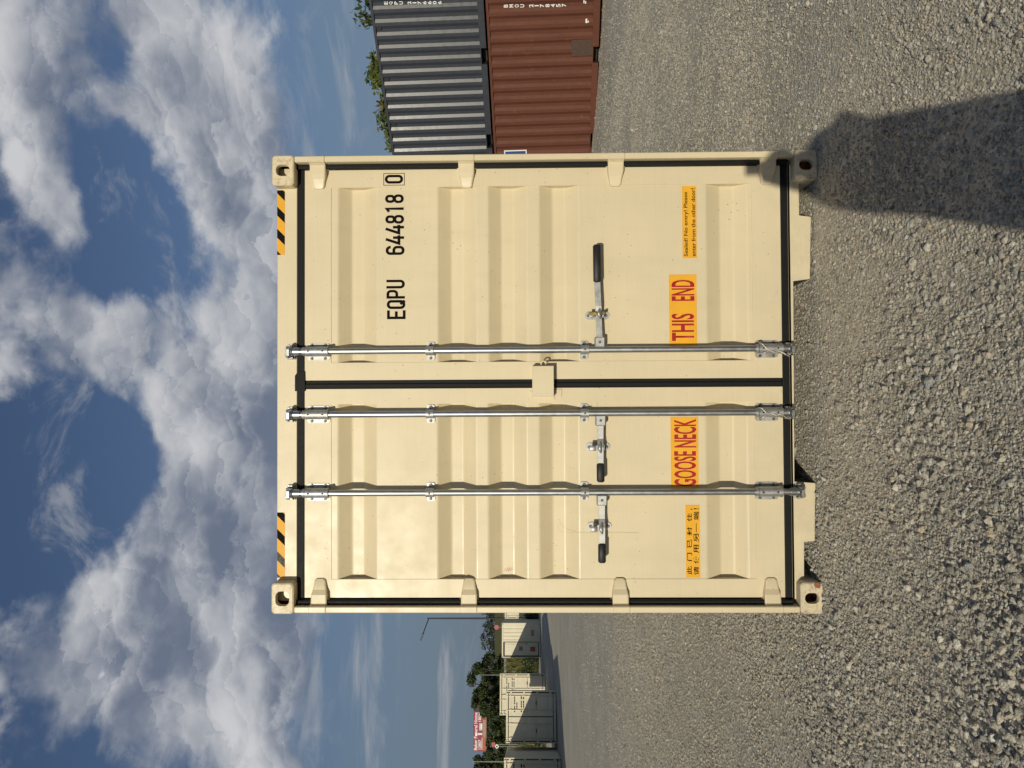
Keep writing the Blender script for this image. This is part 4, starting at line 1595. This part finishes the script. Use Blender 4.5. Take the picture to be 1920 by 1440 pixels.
def build_store():
    """pale container turned into a store: ribbed end, narrow door on the left, plates"""
    Mx = yard_frame(1014, 1168, 55.0, R(14))
    H = 2.896
    r = make_box('storage_container', 'pale container with a ribbed wall, a narrow framed door and amber notices', 6.058, H, 'white_paint', Mx, GRP, doors=False)
    w = 1.219
    bm = bmesh.new()
    corrugated(bm, -.12, w - .06, .26, .026, .12, .05, lambda a, d, z: (a, .035 + d, z), .15, H - .10)
    mesh_obj('ribbed_wall', bm, 'white_paint', r)
    bm = bmesh.new(); box(bm, -w + .14, -.16, .030, .062, .20, H - .22); d = mesh_obj('door', bm, 'white_paint', r)
    bm = bmesh.new()
    for q in ((-w + .10, -w + .138, .16, H - .16), (-.158, -.12, .16, H - .16)):
        box(bm, q[0], q[1], .012, .06, q[2], q[3])
    box(bm, -w + .139, -.159, .012, .06, H - .218, H - .16)
    mesh_obj('door_frame', bm, 'dark_steel', d)
    for z0, z1, x0, x1, mat in ((.42, .78, -.80, -.46, 'sign_brick'), (1.35, 1.62, -.74, -.44, 'sign_tan')):
        plate('notice', [(x0, z0), (x1, z0), (x1, z1), (x0, z1)], .024, .0295, mat, d)
    plate('notice', [(.30, .50), (.72, .50), (.72, .72), (.30, .72)], .028, .034, 'sign_tan', r)
    for z in (1.0, 1.1):
        bm = bmesh.new(); cyl(bm, (-.26, .02, z), (-.26, .02, z + .05), .02, seg=8)
        mesh_obj('handle', bm, 'dark_steel', d)
    bm = bmesh.new(); cyl(bm, (-.30, .012, .2), (-.30, .012, H - .2), .016, seg=8); mesh_obj('lock_rod', bm, 'white_paint', d)


build_store()
make_box('shipping_container', 'pale container half hidden by the cream one, past the ribbed store', 6.058, 2.896, 'white_paint', yard_frame(1008, 1160, 64, R(12), W=-2.438), GRP)


# ------------------------------------------------------------------ photographer
def build_person():
    """the one who holds the phone: only the shadow falls into the picture"""
    ox, oy = CAM.x - .085, CAM.y - .42
    z0 = float(gz(ox, oy)) - .006
    V, E, Rr = [], [], []

    def add(p, r, par=None):
        V.append((ox + p[0], oy + p[1], z0 + p[2] * (.940 if p[1] < .30 else 1.))); Rr.append(r)
        if par is not None: E.append((par, len(V) - 1))
        return len(V) - 1
    pel = add((-.015, 0, .90), (.210, .125))
    wa = add((-.010, 0, 1.04), (.200, .125), pel)
    chs = add((0, .0, 1.22), (.190, .125), wa)
    ush = add((0, .0, 1.335), (.150, .090), chs)
    nk = add((0, .01, 1.405), (.060, .060), ush)
    jaw = add((0, .04, 1.485), (.070, .082), nk)
    hd = add((0, .03, 1.565), (.080, .100), jaw)
    add((0, .02, 1.625), (.060, .078), hd)
    for s in (-1, 1):
        hip = add((s * .105, 0, .83), (.105, .11), pel)
        kn = add((s * .125, .015, .46), (.082, .082), hip)
        an = add((s * .130, -.02, .09), (.055, .058), kn)
        add((s * .135, .10, .035), (.046, .030), an)
        sh = add((s * .180, .0, 1.31), (.066, .066), ush)
        el = add((s * .165 + .02, .14, 1.13), (.045, .045), sh)
        wr = add((s * .060 + .06, .330, 1.375), (.029, .031), el)
        pm = add((s * .058 + .085, .385, 1.44), (.030, .022), wr)
        for k, (dx, dz, ln) in enumerate(((-.004, .030, .040), (-.010, .040, .046), (-.012, .052, .044), (-.012, .064, .036))):
            f1 = add((s * (.050 + dx * .3) + .085, .396, 1.425 + dz), (.0092, .0092), pm)
            f2 = add((s * (.044 + dx - ln * .35) + .085, .400, 1.430 + dz), (.0085, .0085), f1)
        t1 = add((s * .045 + .085, .380, 1.455), (.011, .011), pm)
        add((s * .026 + .085, .378, 1.475), (.009, .009), t1)
    me = bpy.data.meshes.new('person')
    me.from_pydata(V, E, [])
    o = bpy.data.objects.new('person', me)
    COL.objects.link(o)
    sk = o.modifiers.new('skin', 'SKIN')
    sk.use_smooth_shade = True
    for i, r in enumerate(Rr):
        me.skin_vertices[0].data[i].radius = r
    me.skin_vertices[0].data[0].use_root = True
    ss = o.modifiers.new('sub', 'SUBSURF'); ss.levels = ss.render_levels = 1
    t = NT('clothes')
    tc = t.n('ShaderNodeTexCoord'); sp = t.n('ShaderNodeSeparateXYZ'); t.l(tc.outputs['Object'], sp.inputs[0])
    c = t.mix(t.ramp(sp.outputs[2], .92, .93), (.035, .045, .075), (.12, .13, .14))
    c = t.mix(t.ramp(sp.outputs[2], 1.415, 1.425), c, (.50, .32, .23))
    fr = t.ramp(sp.outputs[1], oy + .30, oy + .31)
    c = t.mix(fr, c, (.50, .32, .23))
    t.set(color=c, rough=.85)
    me.materials.append(t.m)
    tag(o, 'person in dark jeans and grey shirt holding a phone, their shadow reaching the cream container', 'person')
    bm = bmesh.new()
    rings = []
    for zz, hw, hd in ((.70, .222, .135), (.74, .226, .138), (.86, .218, .135), (.98, .210, .132), (1.10, .208, .132), (1.20, .212, .130), (1.27, .206, .120), (1.315, .180, .105), (1.345, .125, .085), (1.375, .072, .068)):
        rings.append([bm.verts.new((ox - .006 + hw * math.cos(t) * (1 + .02 * math.sin(5 * t + 9 * zz)), oy + .02 + hd * math.sin(t), z0 + zz)) for t in np.linspace(0, 2 * math.pi, 24, endpoint=False)])
    for A, B in zip(rings, rings[1:]):
        for i in range(24):
            bm.faces.new((A[i], A[(i + 1) % 24], B[(i + 1) % 24], B[i]))
    bm.faces.new(rings[-1])
    mesh_obj('jacket', bm, 'jacket_grey', o, smooth=True)
    bm = bmesh.new()
    bmesh.ops.create_uvsphere(bm, u_segments=20, v_segments=12, radius=1)
    for v in bm.verts:
        v.co = Vector((ox + v.co.x * .092, oy + .012 + v.co.y * .112, z0 + 1.508 + v.co.z * .085))
    mesh_obj('hair', bm, 'hair_brown', o, smooth=True)
    bm = bmesh.new()
    box(bm, CAM.x - .020, CAM.x + .058, CAM.y - .024, CAM.y - .015, CAM.z - .140, CAM.z + .018, .003)
    ph_ = mesh_obj('phone', bm, 'phone_black', None)
    tag(ph_, 'black phone held upright in both hands', 'phone')


build_person()


# ------------------------------------------------------------------ trees, grass, signs
def leaf_cloud(centres, n, size, flat=.6, seed=1):
    """leaf quads spread over lumps (cx, cy, cz, r)"""
    g = np.random.default_rng(seed)
    c = np.array(centres)
    wgt = c[:, 3] ** 2; wgt /= wgt.sum()
    k = g.choice(len(c), n, p=wgt)
    d = g.normal(0, 1, (n, 3)); d /= np.linalg.norm(d, axis=1)[:, None]
    rad = c[k, 3] * (g.random(n) ** .45) * g.uniform(.8, 1.12, n)
    p = c[k, :3] + d * rad[:, None] * np.array([1, 1, .85])
    a = g.normal(0, 1, (n, 3)); a /= np.linalg.norm(a, axis=1)[:, None]
    b = np.cross(a, d + g.normal(0, .6, (n, 3))); b /= np.linalg.norm(b, axis=1)[:, None]
    s = size * g.uniform(.6, 1.35, n)[:, None]
    q = np.stack([p - a * s, p + b * s * .55, p + a * s, p - b * s * .55], 1).reshape(-1, 3)
    f = np.arange(4 * n).reshape(-1, 4)
    return q, f


def tree(label, x, y, h, r, mat, n=3500, leaf=.16, seed=1, group=None, lumps=14, cat='tree', name='broadleaf_tree', low=.35, open_=1.):
    g = random.Random(seed)
    z = float(gz(x, y)) - .05
    root = empty(name, (x, y, z))
    tag(root, label, cat, group)
    bm = bmesh.new()
    tr = max(.07, h * .022)
    tube(bm, [(0, 0, -.2), (g.uniform(-.1, .1), g.uniform(-.1, .1), h * .25), (g.uniform(-.25, .25), g.uniform(-.2, .2), h * .55), (g.uniform(-.3, .3), 0, h * .86)], [tr * 1.25, tr, tr * .6, tr * .2], 7)
    cs = []
    for i in range(lumps):
        t = g.uniform(low, .96)
        rr = r * (1 - abs(t - .58) * 1.15)
        a = g.uniform(0, 6.28); q = math.sqrt(g.random()) * max(.15 * r, rr)
        lr = g.uniform(.20, .36) * r * open_
        cs.append((math.cos(a) * q, math.sin(a) * q, min(t * h, h - lr * .9), lr))
    cs.append((g.uniform(-.2, .2) * r, 0, h - .22 * r, .24 * r))
    for c in cs[::2]:
        tube(bm, [(0, 0, c[2] * .55), (c[0] * .45, c[1] * .45, c[2] * .78), (c[0], c[1], c[2])], [tr * .45, tr * .28, tr * .08], 5)
    mesh_obj('trunk', bm, 'bark', root)
    q, f = leaf_cloud(cs, n, leaf, seed=seed)
    me = bpy.data.meshes.new('crown')
    me.from_pydata(q.tolist(), [], f.tolist())
    me.materials.append(MATS[mat])
    o = bpy.data.objects.new('crown', me)
    COL.objects.link(o); o.parent = root
    return root


def top_height(px, py, D):
    p = at_d(px, py, D)
    return p.x, p.y, p.z - float(gz(p.x, p.y))


G1 = 'trees behind the slanted row'
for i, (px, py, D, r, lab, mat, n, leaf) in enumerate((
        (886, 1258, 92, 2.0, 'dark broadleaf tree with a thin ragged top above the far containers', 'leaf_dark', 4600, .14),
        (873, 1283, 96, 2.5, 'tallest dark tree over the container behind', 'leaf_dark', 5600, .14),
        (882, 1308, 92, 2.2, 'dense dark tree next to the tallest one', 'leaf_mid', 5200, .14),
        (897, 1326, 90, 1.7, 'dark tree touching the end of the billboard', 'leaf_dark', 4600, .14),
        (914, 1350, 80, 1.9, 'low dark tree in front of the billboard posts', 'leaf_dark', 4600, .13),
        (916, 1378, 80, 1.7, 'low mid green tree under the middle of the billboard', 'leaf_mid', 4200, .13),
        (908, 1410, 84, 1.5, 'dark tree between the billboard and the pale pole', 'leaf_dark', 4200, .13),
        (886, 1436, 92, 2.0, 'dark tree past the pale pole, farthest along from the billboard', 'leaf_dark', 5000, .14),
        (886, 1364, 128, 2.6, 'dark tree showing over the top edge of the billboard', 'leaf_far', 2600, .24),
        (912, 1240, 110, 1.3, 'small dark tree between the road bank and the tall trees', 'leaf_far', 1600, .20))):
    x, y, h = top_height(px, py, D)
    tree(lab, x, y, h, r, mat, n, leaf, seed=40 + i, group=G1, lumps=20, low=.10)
# far wood along the skyline: a mass nobody could count
def far_wood():
    cs = []
    g = random.Random(5)
    for i in range(520):
        ang = R(-46) + R(92) * i / 520
        D = 318 + g.uniform(-14, 40)
        x, y = CAM.x + math.sin(ang) * D, CAM.y + math.cos(ang) * D
        zz = float(gz(x, y))
        hh = g.uniform(4.2, 6.6) * (.8 + .5 * float(vnoise(np.array(i * .11), np.array(3.3), 8)))
        for k in range(3):
            cs.append((x + g.uniform(-2, 2), y + g.uniform(-3, 3), zz + hh * (.1 + .28 * k), g.uniform(1.3, 2.0)))
    q, f = leaf_cloud(cs, 80000, .42, seed=9)
    me = bpy.data.meshes.new('far_wood')
    me.from_pydata(q.tolist(), [], f.tolist()); me.materials.append(MATS['leaf_far'])
    o = bpy.data.objects.new('far_wood', me); COL.objects.link(o)
    tag(o, 'distant dark wood along the skyline', None, kind='stuff')


far_wood()
# trees behind the stack on the right
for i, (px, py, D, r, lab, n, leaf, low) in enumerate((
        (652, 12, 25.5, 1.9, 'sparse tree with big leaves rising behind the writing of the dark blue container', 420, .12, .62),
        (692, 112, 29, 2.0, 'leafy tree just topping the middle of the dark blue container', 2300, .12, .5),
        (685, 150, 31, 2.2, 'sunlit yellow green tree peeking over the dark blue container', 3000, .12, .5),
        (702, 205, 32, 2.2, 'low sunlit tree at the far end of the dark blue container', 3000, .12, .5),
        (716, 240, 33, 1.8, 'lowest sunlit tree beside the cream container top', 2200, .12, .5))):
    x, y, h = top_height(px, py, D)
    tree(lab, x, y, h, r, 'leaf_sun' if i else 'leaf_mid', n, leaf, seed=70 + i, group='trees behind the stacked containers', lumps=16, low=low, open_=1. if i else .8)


def grass_bank():
    g = np.random.default_rng(4)
    n = 16000
    x = g.uniform(-50, 4, n); y = g.uniform(60.5, 84, n)
    keep = vnoise(x * .5, y * .5, 61) > .25
    x, y = x[keep], y[keep]; n = len(x)
    z = gz(x, y) - .03
    h = g.uniform(.25, .95, n) * (.5 + vnoise(x * .3, y * .3, 62))
    a = g.uniform(0, 6.28, n); w = g.uniform(.03, .09, n)
    lx, ly = np.cos(a) * w, np.sin(a) * w
    tx, ty = g.normal(0, .18, n) * h, g.normal(0, .18, n) * h
    q = np.stack([np.stack([x - lx, y - ly, z], 1), np.stack([x + lx, y + ly, z], 1), np.stack([x + tx, y + ty, z + h], 1)], 1).reshape(-1, 3)
    f = np.arange(3 * n).reshape(-1, 3)
    me = bpy.data.meshes.new('tall_grass'); me.from_pydata(q.tolist(), [], f.tolist()); me.materials.append(MATS['grass_blade'])
    o = bpy.data.objects.new('tall_grass', me); COL.objects.link(o)
    tag(o, 'rough yellow green grass on the bank behind the containers', None, kind='stuff')


grass_bank()


def shrub(label, px, py, D, r, seed, mat='leaf_dark', n=1500):
    p = at_d(px, py, D)
    z = float(gz(p.x, p.y))
    root = empty('shrub', (p.x, p.y, z - .03)); tag(root, label, 'shrub', 'weedy shrubs behind the slanted row')
    g = random.Random(seed)
    cs = [(g.uniform(-r, r), g.uniform(-r * .6, r * .6), g.uniform(.3, .9) * r, g.uniform(.35, .6) * r) for _ in range(8)]
    bm = bmesh.new()
    for c in cs[:5]:
        tube(bm, [(c[0] * .2, c[1] * .2, -.02), (c[0] * .6, c[1] * .6, c[2] * .6), c[:3]], [.025, .018, .006], 5)
    mesh_obj('stems', bm, 'bark', root)
    q, f = leaf_cloud(cs, n, .09, seed=seed)
    me = bpy.data.meshes.new('foliage'); me.from_pydata(q.tolist(), [], f.tolist()); me.materials.append(MATS[mat])
    o = bpy.data.objects.new('foliage', me); COL.objects.link(o); o.parent = root


shrub('dark shrub in the gap between two pale containers, left of the ribbed store', 1012, 1246, 61, 1.3, 3)
shrub('pale green weed clump above the dark shrub in the gap', 996, 1252, 64, 1.2, 4, 'leaf_sun')
shrub('dark shrub between the ribbed store and the half hidden container', 1006, 1164, 61.5, 1.0, 5)
shrub('mid green shrub in the gap between two containers with shaded doors', 1015, 1398, 46, 1.1, 6, 'leaf_mid')


def pole(name, label, top, D, r, mat, arm=None, cat='pole', gpx=1000):
    p = at_d(top[0], top[1], D)
    z = float(gz(p.x, p.y))
    root = empty(name, (p.x, p.y, z)); tag(root, label, cat)
    h = p.z - z
    bm = bmesh.new(); cyl(bm, (0, 0, -.2), (0, 0, h), r * 1.25, r * .8, 10); mesh_obj('shaft', bm, mat, root)
    if arm:
        bm = bmesh.new()
        pts = [at_d(a, b, D) - Vector((p.x, p.y, z)) for a, b in arm]
        tube(bm, pts, r * .62, 7)
        mesh_obj('arm', bm, mat, root)
        bm = bmesh.new()
        e = pts[-1]; f_ = pts[-2]
        obox(bm, e + (e - f_).normalized() * .25, (e - f_).normalized() * .35, (0, .12, 0), (0, 0, .07), .02)
        mesh_obj('lamp_head', bm, mat, root)
    else:
        bm = bmesh.new(); cyl(bm, (0, 0, h), (0, 0, h + .12), r * 1.3, r * .6, 10); mesh_obj('cap', bm, mat, root)
    return root


pole('street_lamp', 'thin black lamp post with a long bent arm beside the cream container', (801, 1159.5), 66, .075, 'pole_black', arm=[(804, 1160), (798, 1175), (793, 1189)], cat='street lamp')
pole('utility_pole', 'pale slender pole standing before the trees past the billboard', (888, 1428), 82, .045, 'pole_grey', cat='pole')
pole('utility_pole', 'pale slender pole rising behind the container under the tall trees', (899, 1265.5), 80, .03, 'pole_grey', cat='pole')


def build_billboard():
    D = 104
    c = at_d(899.5, 1371, D)
    sc = D / F
    W, Hh = 69 * sc, 24 * sc
    ang = R(14)
    z = float(gz(c.x, c.y))
    root = empty('billboard', (c.x, c.y, z), ang)
    tag(root, 'maroon roadside billboard for a funeral home, raised among dark trees', 'billboard')
    zc = c.z - z
    bm = bmesh.new(); box(bm, -W / 2, W / 2, 0, .25, zc - Hh / 2, zc + Hh / 2, .02); panel = mesh_obj('panel', bm, 'sign_maroon', root)
    for x in (-W * .3, W * .05, W * .36):
        bm = bmesh.new(); cyl(bm, (x, .35, -.3), (x, .35, zc + Hh * .4), .16, seg=8); mesh_obj('post', bm, 'wood_post', root)
    bm = bmesh.new(); box(bm, -W / 2 - .05, W / 2 + .05, -.55, .3, zc - Hh / 2 - .12, zc - Hh / 2 - .04); mesh_obj('catwalk', bm, 'wood_post', root)
    bm = bmesh.new(); box(bm, W / 2 + .001, W / 2 + .9, .05, .22, zc - Hh / 2, zc + Hh / 2 - .1); mesh_obj('back_frame', bm, 'dark_steel', root)
    f = lambda a, b: (-W / 2 + a * W, zc - Hh / 2 + b * Hh)

    def patch_(a0, b0, a1, b1, mat, y=-.01):
        p, q = f(a0, b0), f(a1, b1)
        plate('picture', [(p[0], p[1]), (q[0], p[1]), (q[0], q[1]), (p[0], q[1])], y, y + .009, mat, panel)
    patch_(.02, .02, .34, .27, 'sign_brick'); patch_(.345, .02, .78, .27, 'sign_tan'); patch_(.785, .02, .98, .34, 'sign_brick')
    patch_(.52, .30, .70, .55, 'sign_grey')
    patch_(.56, .31, .68, .44, 'paint_white', -.014)
    # cross
    p0, p1 = f(.39, .30), f(.47, .66)
    cx = (p0[0] + p1[0]) / 2
    plate('picture', [(cx - .12, p0[1]), (cx + .12, p0[1]), (cx + .12, p1[1]), (cx - .12, p1[1])], -.012, -.001, 'paint_white', panel)
    plate('picture', [(p0[0], p0[1] + .75), (p1[0], p0[1] + .75), (p1[0], p0[1] + 1.0), (p0[0], p0[1] + 1.0)], -.020, -.013, 'paint_white', panel)
    for s, a0, a1, b0, b1 in (('Baker Funeral Home', .03, .97, .68, .94), ('12807', .05, .29, .36, .60), ('180N', .74, .97, .40, .62)):
        p, q = f(a0, b0), f(a1, b1)
        text_mesh(s, p[0], q[0], p[1], q[1], -.012, 'paint_white', panel, bold=.02)
    p, q = f(.04, .29), f(.34, .33)
    plate('picture', [(p[0], p[1]), (q[0], p[1]), (q[0], q[1]), (p[0], q[1])], -.010, -.001, 'paint_white', panel)


build_billboard()


def road_sign(label, px, py, D, shape, mat, size, edge=None):
    p = at_d(px, py, D); z = float(gz(p.x, p.y))
    root = empty('road_sign', (p.x, p.y, z)); tag(root, label, 'sign')
    h = p.z - z
    bm = bmesh.new(); cyl(bm, (0, .03, -.2), (0, .03, h + size * .4), .035, seg=8); mesh_obj('post', bm, 'pole_grey', root)
    n = {'diamond': 4, 'octagon': 8}.get(shape)
    if n:
        off = 0 if n == 4 else math.pi / 8
        poly = [(size / 2 * math.cos(off + 2 * math.pi * k / n), h + size / 2 * math.sin(off + 2 * math.pi * k / n)) for k in range(n)]
    else:
        poly = round_rect(0, h, size, size * .8, .06, 3)
    pa = plate('panel', poly, -.03, -.01, mat, root)
    if edge:
        s = .55
        plate('panel_mark', [(x * s, h + (zz - h) * (s * .4 if n == 8 else s)) for x, zz in poly], -.036, -.031, edge, root)


road_sign('red road sign on the bank above the ribbed store', 931, 1176, 92, 'octagon', 'sign_red', .62)
road_sign('small reddish road sign under the billboard', 925, 1396, 78, 'square', 'sign_red', .48)
road_sign('white diamond road sign beside the small reddish one', 931.5, 1399.5, 78, 'diamond', 'paint_white', .50, 'dark_steel')


def guard_rail():
    x0, x1, y = -60, 2, 84.5
    root = empty('guard_rail', (x0, y, float(gz(x0, y))))
    tag(root, 'long grey guard rail along the road on the bank', 'guard rail')
    bm = bmesh.new()
    zt = .62
    prof = [(0, zt), (-.05, zt - .06), (0, zt - .14), (-.05, zt - .22), (0, zt - .29)]
    A = [bm.verts.new((0, yy, zz)) for yy, zz in prof]; B = [bm.verts.new((x1 - x0, yy, zz)) for yy, zz in prof]
    for i in range(4): bm.faces.new((A[i], A[i + 1], B[i + 1], B[i]))
    mesh_obj('rail', bm, 'pole_grey', root)
    for k in range(31):
        bm = bmesh.new(); box(bm, k * 2 + .3, k * 2 + .42, .01, .15, -.25, zt - .02); mesh_obj('post', bm, 'wood_post', root)


guard_rail()
